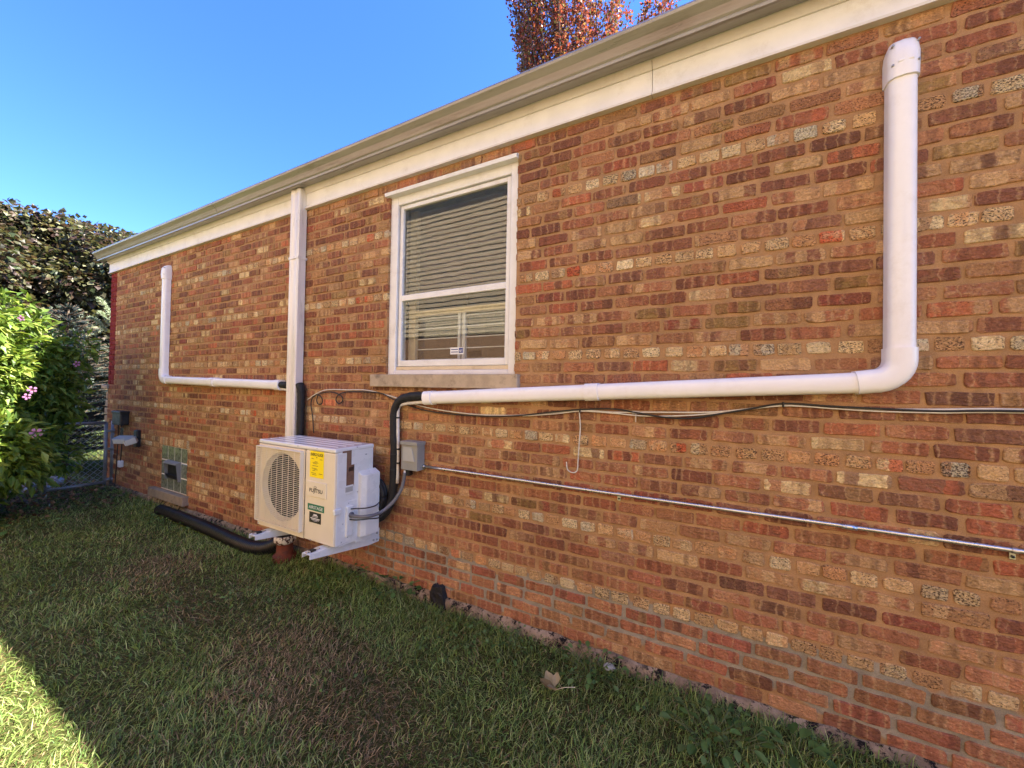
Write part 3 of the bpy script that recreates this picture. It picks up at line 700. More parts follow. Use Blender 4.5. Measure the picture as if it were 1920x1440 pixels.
def cover(label, elbow, top_z, end_x, end_z, side, w=0.088, d=0.068):
    """vertical run above an elbow, horizontal run from elbow to end_x; side=+1: elbow at the right end"""
    t = thing('line_set_cover', label, 'pipe cover', 'pipe covers on the brick wall')
    ex, ez = elbow; rr = 0.085
    dz = (end_z-ez)/(end_x-ex)
    m_ = MB(); sweep([(ex, ez+rr*1.1), (ex, top_z-0.10)], w, d, m_); o = smooth_by_angle(m_.build('vertical_duct', 'cover_white', t))
    hx = ex - side*rr*1.1
    m_ = MB(); sweep([(hx, ez+dz*(hx-ex)), (end_x, end_z)], w, d, m_); smooth_by_angle(m_.build('horizontal_duct', 'cover_white', t))
    # elbow
    cx, cz = ex-side*rr, ez+rr; pth = [(hx-side*0.045, ez+dz*(hx-side*0.045-ex)), (cx, ez)]
    for k in range(1, 9):
        a = math.pi/2*k/8; pth.append((cx+side*rr*math.sin(a), cz-rr*math.cos(a)))
    pth.append((ex, cz+0.05))
    m_ = MB(); sweep(pth, w+0.010, d+0.007, m_); el = smooth_by_angle(m_.build('elbow', 'cover_white', t))
    for px, pz in ((hx-side*0.02, ez+0.030), (hx-side*0.02, ez-0.030), (ex-0.03, cz+0.03), (ex+0.03, cz+0.03)):
        s_ = MB(); s_.tube([(px, -0.006-d*0.86, pz), (px, -0.006-d*0.86-0.006, pz)], 0.0042, 8); s_.build('screw', 'steel', el)
    # wall cap: slab with arched top, bulging then turning into the wall
    m_ = MB(); V = []; rows = [(-0.145, 1.12, d+0.010), (-0.10, 1.14, d+0.012), (-0.05, 1.14, d+0.012), (-0.015, 1.06, d+0.006), (0.010, 0.92, d-0.010), (0.026, 0.70, d*0.5), (0.034, 0.42, 0.008)]
    for zz, k, dd in rows: V += [(ex+a*k, -0.004-o*dd/d, top_z-0.034+zz) for a, o in dsec(w, d)]
    n = len(dsec(w, d)); F = [(i*n+k, i*n+k+1, (i+1)*n+k+1, (i+1)*n+k) for i in range(len(rows)-1) for k in range(n-1)] + [tuple(range(n)), tuple(range((len(rows)-1)*n, len(rows)*n))]
    m_.add(V, F); bm = bmesh.new(); me = bpy.data.meshes.new('x'); me.from_pydata(m_.v, [], m_.f); bm.from_mesh(me); bmesh.ops.recalc_face_normals(bm, faces=bm.faces[:]); m_ = MB(); m_.addbm(bm)
    cp = smooth_by_angle(m_.build('wall_cap', 'cover_white', t), 40)
    for sx in (-1, 1):
        for zz in (-0.05, -0.13):
            s_ = MB(); px = ex+sx*w*0.44; s_.tube([(px, -0.004-d*0.9, top_z+zz), (px, -0.004-(d+0.012)*0.97, top_z+zz)], 0.0042, 8); s_.build('screw', 'steel', cp)
    s_ = MB(); s_.bbox((ex-0.026, -0.006-d-0.013, top_z-0.128), (ex+0.026, -d+0.01, top_z-0.112), 0.006, 3); s_.build('cap_rib', 'cover_white', cp)
    return t, w, d, dz
def collar(t, x, z, dz, w, d, ln):
    m_ = MB(); sweep([(x-ln/2, z-dz*ln/2), (x+ln/2, z+dz*ln/2)], w+0.010, d+0.006, m_); o = smooth_by_angle(m_.build('collar', 'cover_white', t))
    for sz in (-1, 1):
        s_ = MB(); s_.tube([(x, -d*0.80, z+sz*w*0.36), (x, -d*0.80-0.014, z+sz*w*0.38)], 0.0035, 8); s_.build('screw', 'steel', o)
YC = -0.045
e1 = W(1689, 715, YC); q1 = W(1110, 741, YC); q0 = W(800, 746, YC); tp = W(1688, 78, -0.02)
tR, w_, d_, dzR = cover('wide white plastic pipe cover with elbow at the right of the wall', (e1.x, e1.z), tp.z, q0.x, q0.z, 1)
collar(tR, q1.x, e1.z+dzR*(q1.x-e1.x), dzR, w_, d_, 0.075); collar(tR, q0.x+0.02, q0.z, dzR, w_, d_, 0.07)
e2 = W(305, 712, YC); q2 = W(525, 722, YC); tp2 = W(307, 500, -0.02); q3 = W(400, 717, YC)
tL, w_, d_, dzL = cover('slim white plastic pipe cover with elbow near the far corner', (e2.x, e2.z), tp2.z, q2.x, q2.z, -1)
collar(tL, q3.x, e2.z+dzL*(q3.x-e2.x), dzL, w_, d_, 0.08); collar(tL, q2.x-0.02, q2.z, dzL, w_, d_, 0.08)

# ------------------------------------------------------------------ insulated pipes and drain tubes
def ties(m_, path, rad, idx):
    for i in idx:
        a, b = path[i], path[i+1]; dirv = (b-a).normalized()
        m_.tube([a, a+dirv*0.005], rad, 10)
p = [Vector((q0.x+0.03, -0.045, q0.z+0.008))]
for x, y, Y in ((775, 743, -.045), (752, 750, -.045), (741, 768, -.045), (739, 800, -.045), (740, 850, -.045), (738, 905, -.045), (735, 935, -.05), (722, 962, -.07), (705, 975, -.085)): p.append(W(x, y, Y))
p = spline(p, 6); m_ = MB(); rr = [0.031+0.0012*math.sin(i*1.9) for i in range(len(p))]; m_.tube(p, rr, 14)
t = thing('insulated_pipe', 'black foam insulated pipe bending down left of the grey box', 'pipe'); o = m_.build('foam_sleeve', 'black_foam', t)
for q_ in (20, 30, 33):
    m_ = MB(); ties(m_, p, 0.0335, [q_]); m_.build('cable_tie', 'black_cable', t)
p = [Vector((q0.x+0.03, -0.04, q0.z-0.025))]
for x, y, Y in ((770, 756, -.04), (752, 759, -.04), (746.5, 768, -.04), (746, 800, -.04), (746, 850, -.04), (745, 906, -.04)): p.append(W(x, y, Y))
p = [p[0], p[1], p[2]]+p[3:]; m_ = MB(); m_.tube(spline(p, 5), 0.0125, 10)
t = thing('drain_tube', 'stained white plastic drain tube beside the black foam pipe', 'pipe'); m_.build('tube', 'pvc_white', t)
for y in (783, 842, 868): a = W(746, y, -.04); m_ = MB(); m_.tube([a-Vector((0, 0, 0.006)), a+Vector((0, 0, 0.006))], 0.0145, 10); m_.build('cable_tie', 'black_cable', t)
# left pipe: from cover end behind the downspout, then down beside it
p = [Vector((q2.x-0.05, -0.045, q2.z+0.012)), W(545, 720, -.045), Vector((-3.36, -0.045-0.075, q2.z-0.005)), Vector((-3.255, -0.10, q2.z-0.03)), Vector((-3.232, -0.055, q2.z-0.14)), Vector((-3.232, -0.05, 1.25)), Vector((-3.235, -0.05, 1.05)), Vector((-3.235, -0.055, 0.75))]
p = [Vector((q2.x-0.05, -0.045, q2.z+0.012)), Vector((-3.55, -0.045, q2.z+0.004)), Vector((-3.44, -0.045, q2.z))]
m_ = MB(); m_.tube(spline(p, 5), 0.030, 14)
m2 = MB(); p2 = spline([Vector((-3.262, -0.045, q2.z+0.01)), Vector((-3.238, -0.05, q2.z-0.04)), Vector((-3.228, -0.052, q2.z-0.14)), Vector((-3.232, -0.05, 1.22)), Vector((-3.234, -0.05, 0.95)), Vector((-3.234, -0.05, 0.75))], 6)
m2.tube(p2, [0.036-0.005*min(1, i/12) + 0.001*math.sin(i*2) for i in range(len(p2))], 14)
t = thing('insulated_pipe', 'black foam insulated pipe passing behind the white downspout', 'pipe'); m_.build('foam_sleeve', 'black_foam', t); m2.build('foam_sleeve', 'black_foam', t)
m_ = MB(); m_.tube([Vector((q2.x-0.05, -0.045, q2.z-0.030)), Vector((-3.41, -0.045, q2.z-0.045))], 0.011, 10)
o = m_.build('drain_tube', 'pvc_white'); tag(o, 'short white drain tube between the far pipe cover and downspout', 'pipe')

# ------------------------------------------------------------------ condenser unit
UX0, UX1, UY0, UY1, UZ0, UZ1 = -3.118, -2.235, -0.45, -0.13, 0.425, 1.080
def condenser():
    t = thing('condenser_unit', 'white outdoor heat pump unit, front tinted for warm light, hung on the brick wall', 'air conditioner')
    # body: right side and back white sheet, the front panel tinted cream for warm bounce light
    m_ = MB(); m_.bbox((UX0+0.004, UY0+0.17, UZ0), (UX1, UY1, UZ1-0.012), 0.006); m_.box((UX1-0.30, UY0+0.02, UZ0+0.001), (UX1-0.0005, UY0+0.175, UZ1-0.014)); m_.box((UX0+0.004, UY0+0.02, UZ0+0.001), (UX0+0.012, UY0+0.175, UZ1-0.014)); m_.box((UX0+0.013, UY0+0.02, UZ0+0.002), (UX1-0.301, UY0+0.175, UZ0+0.012)); m_.build('cabinet', 'unit_white', t)
    m_ = MB(); m_.bbox((UX0-0.004, UY0-0.004, UZ1-0.030), (UX1+0.004, UY1+0.004, UZ1), 0.010, 3); top = m_.build('top_panel', 'unit_top', t)
    for k in range(4):
        r_ = MB(); y = UY0+0.05+k*0.065; r_.bbox((UX0+0.05, y, UZ1-0.001), (UX1-0.05, y+0.012, UZ1+0.003), 0.0025, 1); r_.build('stiffening_rib', 'unit_top', top)
    # warm-tinted front with a circular opening over the fan
    c = W(528, 910, UY0); fx, fz, fr = c.x, 0.752, 0.250
    px1 = -2.55                                       # seam between fan panel and service panel
    def front_with_hole():
        n = 48; ring = [(fx+fr*math.cos(2*math.pi*k/n), fz+fr*math.sin(2*math.pi*k/n)) for k in range(n)]
        x0, x1, z0, z1 = UX0, px1-0.0015, UZ0+0.003, UZ1-0.032
        def rim(k):
            a = 2*math.pi*k/n; dx, dz = math.cos(a), math.sin(a)
            s_ = min((x1-fx)/dx if dx > 1e-9 else ((x0-fx)/dx if dx < -1e-9 else 1e9), (z1-fz)/dz if dz > 1e-9 else ((z0-fz)/dz if dz < -1e-9 else 1e9))
            return fx+dx*s_, fz+dz*s_
        outer = [rim(k) for k in range(n)]; mm = MB()
        V = [(a, UY0, b) for a, b in ring]+[(a, UY0, b) for a, b in outer]+[(fx+(a-fx)*0.93, UY0+0.035, fz+(b-fz)*0.93) for a, b in ring]
        F = [(k, (k+1) % n, n+(k+1) % n, n+k) for k in range(n)]+[((k+1) % n, k, 2*n+k, 2*n+(k+1) % n) for k in range(n)]
        corners = [(x1, z1), (x0, z1), (x0, z0), (x1, z0)]
        for cx, cz in corners:
            k = min(range(n), key=lambda q: (math.atan2(cz-fz, cx-fx)-2*math.pi*q/n) % (2*math.pi))
            i = len(V); V.append((cx, UY0, cz)); F.append((n+k, n+(k+1) % n, i))
        mm.add(V, F)
        mm.add([(x0, UY0, z0), (x0, UY0, z1), (x0, UY0+0.03, z1), (x0, UY0+0.03, z0)], [(0, 1, 2, 3)]); mm.add([(x0, UY0, z0), (x1, UY0, z0), (x1, UY0+0.03, z0), (x0, UY0+0.03, z0)], [(3, 2, 1, 0)])
        return mm
    fp = front_with_hole().build('fan_panel', 'unit_warm_front', t)
    m_ = MB(); m_.bbox((px1+0.0015, UY0-0.001, UZ0+0.003), (UX1+0.003, UY0+0.045, UZ1-0.032), 0.009, 3); sp = m_.build('service_panel', 'unit_warm_front', t)
    # white wrap of the service panel round the corner
    m_ = MB(); m_.bbox((UX1-0.012, UY0+0.012, UZ0+0.002), (UX1+0.0055, UY0+0.088, UZ1-0.034), 0.005, 3); m_.build('corner_post', 'unit_white', t)
    # dark inside and fan
    m_ = MB(); m_.box((fx-0.25, UY0+0.034, fz-0.25), (fx+0.25, UY0+0.19, fz+0.25)); 
    m_ = MB(); n = 40; V = []
    for y, r_ in ((UY0+0.030, 0.240), (UY0+0.15, 0.240)): V += [(fx+r_*math.cos(2*math.pi*k/n), y, fz+r_*math.sin(2*math.pi*k/n)) for k in range(n)]
    m_.add(V, [(n+k, n+(k+1) % n, (k+1) % n, k) for k in range(n)]+[tuple(range(n, 2*n))]); m_.build('fan_shroud', 'unit_dark', t)
    fan = MB(); fan.tube([(fx, UY0+0.05, fz), (fx, UY0+0.13, fz)], [0.055, 0.06], 20); f_o = fan.build('fan_hub', 'unit_dark', t)
    for k in range(3):
        b = MB(); V = []; a0 = k*2*math.pi/3
        for i in range(6):
            r_ = 0.05+0.155*i/5
            for s_, y in ((0, UY0+0.06), (0.9, UY0+0.115)): V.append((fx+r_*math.cos(a0+s_+0.1*i/5), y, fz+r_*math.sin(a0+s_+0.1*i/5)))
        b.add(V, [(2*i, 2*i+1, 2*i+3, 2*i+2) for i in range(5)], True); b.build('fan_blade', 'black_plastic', f_o)
    # wire grille
    gx0_, gx1_ = UX0+0.004, px1-0.018; gz0, gz1 = UZ0+0.050, UZ1-0.052; yg = UY0-0.026
    g = MB(); nb = 40
    for k in range(nb+1):
        z = gz0+(gz1-gz0)*k/nb; g.box((gx0_, yg-0.0016, z-0.0015), (gx1_, yg+0.0010, z+0.0015))
    gr = g.build('grille_bars', 'unit_warm_front', t)
    g = MB()
    for k in range(9):
        x = gx0_+(gx1_-gx0_)*k/8; g.box((x-0.0011, yg-0.0015, gz0), (x+0.0011, yg+0.0015, gz1))
    g.build('grille_uprights', 'unit_warm_front', t)
    g = MB()
    for x in (gx0_, gx1_-0.006): g.bbox((x, yg-0.002, gz0-0.004), (x+0.006, UY0+0.001, gz1+0.004), 0.002, 1)
    for z in (gz0-0.006, gz1): g.bbox((gx0_, yg-0.002, z), (gx1_, UY0+0.001, z+0.006), 0.002, 1)
    g.build('grille_frame', 'unit_warm_front', t)
    # stickers and marks on the front; each lies a little proud of the panel
    def rect(px, py, qx, qy, name, mat, par, y=UY0-0.0018, th=0.0007):
        a = W(px, py, UY0); b = W(qx, qy, UY0); mm = MB(); mm.box((a.x, y-th, b.z), (b.x, y, a.z)); return mm.build(name, mat, par), a, b
    zx = lambda q: 480+q/6.0
    zy = lambda q: 810+q/6.0
    o, a, b = rect(zx(614), zy(206), zx(762), zy(530), 'energy_sticker', 'yellow_sticker', t)
    cx = (a.x+b.x)/2; wd = b.x-a.x; yl = UY0-0.0032; H_ = a.z-b.z
    text_mesh('ENERGYGUIDE', 0.020, wd*0.90, (cx, yl, a.z-0.024), (1, 0, 0), (0, 0, 1), 'lettering', 'black_print', o, 0.02)
    m_ = MB(); m_.add([(cx-0.006, yl, a.z-0.040), (cx+0.006, yl, a.z-0.040), (cx, yl, a.z-0.050)], [(2, 1, 0)]); m_.build('arrow', 'black_print', o)
    m_ = MB()
    for k, (dz, l0, l1) in enumerate([(0.30, .12, .3), (0.30, .72, .9), (0.40, .35, .55), (0.44, .2, .62), (0.48, .25, .5), (0.56, .2, .6), (0.66, .15, .5), (0.70, .3, .58), (0.74, .2, .4), (0.84, .12, .45), (0.84, .66, .92), (0.90, .2, .5)]):
        m_.box((a.x+wd*l0, yl, a.z-H_*dz-0.0016), (a.x+wd*l1, yl+0.0012, a.z-H_*dz+0.0016))
    m_.build('fine_print', 'gold_print', o, 'stuff')
    # maker's plate with name
    A = W(zx(578), zy(532), UY0); B = W(zx(795), zy(768), UY0); pz0, pz1 = (B.z+0.004), (A.z-0.004)
    m_ = MB(); m_.bbox((A.x, UY0-0.0065, pz0), (B.x, UY0+0.002, pz1), 0.005, 3); pl = m_.build('name_plate', 'unit_warm_front', t)
    zc = (pz0+pz1)/2-0.012; cx = (A.x+B.x)/2
    text_mesh('FUJITSU', 0.034, (B.x-A.x)*0.66, (cx, UY0-0.0072, zc), (1, 0, 0), (0, 0, 1), 'lettering', 'black_print', pl, 0.022)
    m_ = MB(); c0 = Vector((cx-0.008, UY0-0.0074, zc+0.026)); m_.tube([c0+Vector((0.012*math.cos(k*math.pi/8), 0, 0.009*math.sin(k*math.pi/8))) for k in range(-2, 17)]+[c0+Vector((-0.010, 0, -0.012))], 0.0012, 4); m_.build('loop_mark', 'black_print', pl)
    o, a, b = rect(zx(586), zy(795), zx(768), zy(915), 'green_sticker', 'green_sticker', t)
    text_mesh('AIRSTAGE', (a.z-b.z)*0.50, (b.x-a.x)*0.84, ((a.x+b.x)/2, yl, (a.z+b.z)/2), (1, 0, 0), (0, 0, 1), 'lettering', 'white_print', o, 0.012)
    o, a, b = rect(zx(604), zy(888), zx(732), zy(1043), 'dealer_sticker', 'black_print', t)
    m_ = MB(); wd = b.x-a.x; H_ = a.z-b.z
    for dz, l0, l1, hh in ((.22, .38, .66, .05), (.30, .32, .74, .03), (.42, .25, .75, .018), (.58, .12, .90, .035), (.70, .18, .84, .025), (.82, .3, .7, .012)): m_.box((a.x+wd*l0, yl, a.z-H_*dz-H_*hh), (a.x+wd*l1, yl+0.001, a.z-H_*dz+H_*hh))
    m_.build('fine_print', 'white_print', o, 'stuff')
    # side of the unit, plane X = UX1
    def srect(px, py, qx, qy):
        a = SX(zx(px), zy(py), UX1); b = SX(zx(qx), zy(qy), UX1); return a.y, a.z, b.y, b.z
    def sbox(px, py, qx, qy, out, name, mat, par=t, bev=0.002, base=0.0):
        y0, za, y1, zb = srect(px, py, qx, qy); mm = MB(); mm.bbox((UX1-0.002+base, min(y0, y1), min(za, zb)), (UX1+out, max(y0, y1), max(za, zb)), bev, 2); return mm.build(name, mat, par)
    s_ = sbox(950, 205, 1135, 1212, 0.0025, 'side_panel', 'unit_white', t, 0.001)
    sbox(1140, 250, 1285, 1180, 0.002, 'rear_panel', 'unit_white', t, 0.001)
    sbox(972, 215, 1070, 380, 0.0034, 'wiring_label', 'brick_reflection_foil', s_, 0.0002, 0.003)
    lb = sbox(967, 388, 1098, 602, 0.0036, 'rating_label', 'brick_reflection_foil', s_, 0.0002, 0.003)
    sbox(1040, 398, 1096, 432, 0.0042, 'label_header', 'dark_sticker', lb, 0.0001, 0.004)
    h = sbox(985, 612, 1090, 682, 0.007, 'handle_rim', 'unit_white', s_, 0.003)
    sbox(1000, 625, 1080, 660, 0.0078, 'recess_shade', 'box_grey_light', h, 0.0005, 0.004)  # raised grey plate, the shade of the recess put into its colour
    pt = sbox(958, 800, 1112, 1200, 0.006, 'terminal_cover', 'unit_white', t, 0.002)
    sbox(1000, 838, 1072, 1150, 0.022, 'terminal_hump', 'unit_white', pt, 0.007)
    sbox(862, 878, 944, 915, 0.022, 'front_grip', 'unit_white', t, 0.006)
    # valve cover: tall box with sloped shoulders at the rear
    ya, zt = srect(1150, 430, 1150, 430)[:2]; zb = srect(1115, 1180, 1115, 1180)[1]; yb = UY1+0.02
    m_ = MB(); o_ = 0.052
    prof = [(UX1-0.002, 0), (UX1+o_*0.62, 0), (UX1+o_, 0.035), (UX1+o_, yb-ya), (UX1-0.002, yb-ya)]
    V = [(x, ya+y, zb) for x, y in prof]+[(x, ya+y, zt-0.004-(0.028 if x > UX1+0.01 else 0)) for x, y in prof]
    n = len(prof); m_.add(V, [(k, (k+1) % n, n+(k+1) % n, n+k) for k in range(n)]+[tuple(range(n-1, -1, -1)), tuple(range(n, 2*n))])
    bm = bmesh.new(); me = bpy.data.meshes.new('x'); me.from_pydata(m_.v, [], m_.f); bm.from_mesh(me); bmesh.ops.recalc_face_normals(bm, faces=bm.faces[:]); bmesh.ops.bevel(bm, geom=bm.edges[:], offset=0.005, segments=2, affect='EDGES', profile=0.5); m_ = MB(); m_.addbm(bm)
    m_.build('valve_cover', 'unit_white', t)
    for q in ((1135, 168), (1235, 248), (1137, 670), (1035, 800), (968, 1035), (1022, 1180), (952, 1240)):
        a = SX(zx(q[0]), zy(q[1]), UX1); k = MB(); k.tube([(UX1, a.y, a.z), (UX1+0.0075, a.y, a.z)], 0.0045, 8); k.build('screw', 'steel', t)
    for q in ((87, 88), (480, 148), (695, 183), (30, 1020), (615, 1212)):
        a = W(zx(q[0]), zy(q[1]), UY0); k = MB(); k.tube([(a.x, UY0+0.004, min(a.z, UZ1-0.012)), (a.x, UY0-0.0065, min(a.z, UZ1-0.012))], 0.0045, 8); k.build('screw', 'steel', t)
    return SX(zx(1062), zy(870), UX1+0.02), SX(zx(1065), zy(930), UX1+0.02), SX(zx(1048), zy(985), UX1+0.02)
port1, port2, port3 = condenser()

# wall bracket -----------------------------------------------------------
def bracket():
    t = thing('wall_bracket', 'white steel bracket arms carrying the outdoor unit on the wall', 'bracket')
    for xc in (-2.955, -2.335):
        m_ = MB(); zt = UZ0-0.0125
        m_.prism([(0.0, zt), (-0.575, zt), (-0.575, zt-0.030), (-0.10, zt-0.100), (0.0, zt-0.100)], xc+0.037, xc+0.041)      # tapered side web
        m_.bbox((xc-0.040, -0.575, zt-0.004), (xc+0.0365, -0.0005, zt), 0.0012, 1)
        m_.box((xc-0.040, -0.575, zt-0.030), (xc-0.0365, -0.02, zt-0.0045))
        m_.box((xc-0.040, -0.006, zt-0.10), (xc+0.036, -0.0045, zt-0.005))
        a = m_.build('arm', 'unit_white', t)
        for y in (-0.53, -0.20):
            m_ = MB(); m_.bbox((xc-0.020, y-0.02, zt), (xc+0.015, y+0.02, UZ0-0.001), 0.003, 1); m_.build('rubber_foot', 'black_foam', a)
        m_ = MB(); m_.bbox((xc-0.014, -0.572, zt+0.0), (xc+0.012, -0.48, zt+0.010), 0.004, 2); m_.build('foot_rail', 'galvanised', a)
        for y, z in ((-0.028, zt-0.030), (-0.028, zt-0.080), (-0.06, zt-0.075)):
            b = MB(); b.tube([(xc+0.040, y, z), (xc+0.048, y, z)], 0.008, 6); b.build('bolt', 'steel', a)
bracket()

# cords, flexible conduit, coil ------------------------------------------
def wire(name, label, cat, pts, r, mat, sub=8, seg=7, group=None):
    m_ = MB(); m_.tube(spline(pts, sub), r, seg); o = m_.build(name, mat); tag(o, label, cat, group); return o
bx = W(770, 900, -0.075)
wire('flexible_conduit', 'grey flexible conduit from the grey box to the outdoor unit', 'conduit',
     [port2-Vector((0.012, 0, 0)), port2+Vector((0.05, 0.0, -0.004)), W(690, 968, -0.30), W(715, 960, -0.19), W(738, 940, -0.12), W(752, 918, -0.085), W(757, 900, -0.075), W(759, 886, -0.075)], 0.0125, 'flex_grey', 8, 10)
m_ = MB(); m_.tube([port2-Vector((0.022, 0, 0)), port2+Vector((0.012, 0, 0))], 0.020, 8); o = m_.build('conduit_connector', 'flex_grey'); tag(o, 'grey threaded connector on the side of the outdoor unit', 'connector')
cb = Vector((-2.14, -0.075, 0.82))
wire('control_cord', 'thin black cord, upper one plugged into the side of the unit', 'cord', [port1-Vector((0.015, 0, 0)), port1+Vector((0.05, 0.02, 0.008)), W(690, 952, -0.25), W(708, 945, -0.13), W(716, 925, -0.08)], 0.0042, 'black_cable')
wire('control_cord', 'thin black cord, lower one plugged into the side of the unit', 'cord', [port3-Vector((0.015, 0, 0)), port3+Vector((0.05, 0.02, 0.0)), W(690, 973, -0.25), W(712, 970, -0.12), W(726, 955, -0.08)], 0.0042, 'black_cable')
m_ = MB()
for k, (rad, dx, dy) in enumerate(((0.115, 0, 0), (0.105, 0.012, -0.028), (0.112, -0.02, 0.012))):
    c = W(708, 928, -0.075)+Vector((dx, dy, 0)); m_.tube([c+Vector((rad*0.72*math.cos(a*math.pi/16), 0, rad*math.sin(a*math.pi/16))) for a in range(33)], 0.015, 10)
o = m_.build('hose_coil', 'black_foam'); tag(o, 'coil of black insulated hose behind the unit side cover', 'hose')

# ------------------------------------------------------------------ disconnect box and conduit run
def disconnect():
    t = thing('disconnect_box', 'grey metal electrical disconnect box right of the outdoor unit', 'electrical box')
    yb = -0.085
    a = W(753, 828, yb); b = W(779, 884, yb); x0, x1, z1, z0 = a.x, b.x+0.012, a.z, b.z
    m_ = MB(); m_.bbox((x0, yb, z0), (x1, -0.006, z1), 0.003); bd = m_.build('body', 'box_grey', t)
    m_ = MB(); m_.bbox((x0-0.006, yb-0.010, z1-0.020), (x1+0.006, -0.004, z1+0.006), 0.003); m_.build('lid', 'box_grey', t)
    m_ = MB(); m_.prism([(x0+0.022, z1-0.035), (x1-0.050, z1-0.035), (x1-0.020, z0+0.065), (x0+0.022, z0+0.065)], yb-0.006, yb+0.002, 'Y'); m_.build('raised_panel', 'box_grey_light', bd)
    m_ = MB(); m_.bbox((x0+0.02, -0.075, z0-0.045), (x0+0.065, -0.03, z0), 0.006); m_.build('hub', 'black_plastic', t)
    m_ = MB(); m_.bbox((x0+0.02, -0.080, z0-0.035), (x0+0.036, -0.074, z0-0.006), 0.002); m_.build('tag', 'white_print', t)
    return x1, z0, z1
bx1, bz0, bz1 = disconnect()
za = W(790, 874, -0.02).z; zb_ = W(1915, 1034, -0.02).z
def condz(x): return za+(zb_-za)*(x-bx1)/(W(1915, 1034, -0.02).x-bx1)
t = thing('steel_conduit', 'thin galvanised steel conduit running right from the grey box', 'conduit')
m_ = MB(); xs_ = np.linspace(bx1-0.004, 3.6, 30); m_.tube([(x, -0.020, condz(x)+0.0012*math.sin(x*3)) for x in xs_], 0.0092, 12); m_.build('pipe', 'galvanised', t)
m_ = MB(); m_.tube([(bx1-0.002, -0.020, condz(bx1)), (bx1+0.018, -0.020, condz(bx1))], 0.0135, 8); m_.build('connector', 'steel', t)
cxp = W(1592, 988, -0.02).x
m_ = MB(); m_.tube([(cxp-0.026, -0.02, condz(cxp)), (cxp+0.026, -0.02, condz(cxp))], 0.0118, 12); c_ = m_.build('coupling', 'galvanised', t)
for dx in (-0.014, 0.014):
    m_ = MB(); m_.tube([(cxp+dx, -0.030, condz(cxp)), (cxp+dx, -0.0355, condz(cxp))], 0.0035, 8); m_.build('set_screw', 'steel', c_)
for px in (1160, 1902):
    x = W(px, 920 if px < 1500 else 1032, -0.02).x; z = condz(x); m_ = MB()
    ring = [(x, -0.02-0.0115*math.cos(k*math.pi/8), z+0.0115*math.sin(k*math.pi/8)) for k in range(-4, 13)]
    V = [(p[0]+s_*0.008, p[1], p[2]) for p in ring for s_ in (-1, 1)]; m_.add(V, [(2*i, 2*i+1, 2*i+3, 2*i+2) for i in range(len(ring)-1)])
    m_.box((x-0.008, -0.010, z-0.036), (x+0.008, -0.0068, z-0.009)); st = m_.build('strap', 'galvanised', t)
    m_ = MB(); m_.tube([(x, -0.006, z-0.026), (x, -0.014, z-0.026)], 0.0052, 8); m_.build('strap_screw', 'black_plastic', st)

# ------------------------------------------------------------------ cables on the wall
def wp(pts, Y=-0.014): return [W(x, y, Y+0.002*math.sin(i*2.3)) for i, (x, y) in enumerate(pts)]
right = lambda dz: [Vector((1.6, -0.014, W(1915, 770, -0.014).z+dz)), Vector((3.2, -0.014, W(1915, 770, -0.014).z+dz-0.02))]
wh = [(576, 750), (590, 740), (612, 731), (650, 731), (690, 732), (740, 745), (800, 764), (880, 776), (960, 779), (1040, 773), (1088, 769), (1150, 773), (1230, 773), (1330, 773), (1400, 767), (1470, 758), (1560, 762), (1640, 767), (1760, 768), (1915, 768)]
wire('white_cable', 'white cable strung along the wall, the upper of the pair', 'cable', wp(wh)+right(0), 0.0042, 'white_cable', 6)
wh2 = [(980, 780), (1040, 776), (1090, 771), (1150, 775), (1210, 780), (1290, 779), (1370, 772), (1465, 761), (1560, 766), (1640, 771), (1760, 774), (1915, 774)]
wire('white_cable', 'thin white cable just below the black cable under the pipe cover', 'cable', wp(wh2, -0.016)+right(-0.008), 0.0034, 'white_cable', 6)
bk = [(588, 812), (586, 780), (583, 757), (587, 745), (596, 740), (604, 748), (603, 757), (596, 757), (594, 748), (600, 738), (622, 735), (640, 743), (642, 752), (635, 757), (630, 750), (634, 741), (650, 735), (690, 735), (716, 738), (745, 752), (800, 770), (880, 779), (960, 780), (1040, 772), (1088, 768), (1150, 767), (1195, 774), (1250, 783), (1300, 784), (1350, 776), (1400, 768), (1468, 757), (1560, 762), (1640, 766), (1760, 771), (1915, 771)]
wire('black_cable', 'black cable with two loops strung across the wall', 'cable', wp(bk, -0.02)+right(-0.004), 0.0046, 'black_cable', 6)
hw = [(1086, 770), (1088, 800), (1086, 830), (1084, 860), (1082, 882), (1073, 886), (1064, 880), (1062, 866)]
wire('hanging_wire', 'short white wire hanging down and hooked at its end', 'wire', wp(hw), 0.0034, 'white_cable', 6)
for px, py, lb in ((1088, 769, 'tiny black cable clip where the white wire hangs off'), (1468, 758, 'tiny black cable clip at the raised point of the cables')):
    a = W(px, py, -0.014); m_ = MB(); m_.bbox((a.x-0.004, -0.026, a.z-0.014), (a.x+0.004, -0.003, a.z+0.010), 0.002, 1); tag(m_.build('cable_clip', 'black_plastic'), lb, 'clip')
a = W(1192, 774, -0.014); m_ = MB(); m_.bbox((a.x-0.02, -0.022, a.z-0.006), (a.x+0.02, -0.003, a.z+0.010), 0.003); m_.box((a.x-0.003, -0.012, a.z-0.05), (a.x+0.002, -0.003, a.z-0.005)); tag(m_.build('cable_clamp', 'steel'), 'small rusty clamp holding the cables under the pipe cover', 'clip')

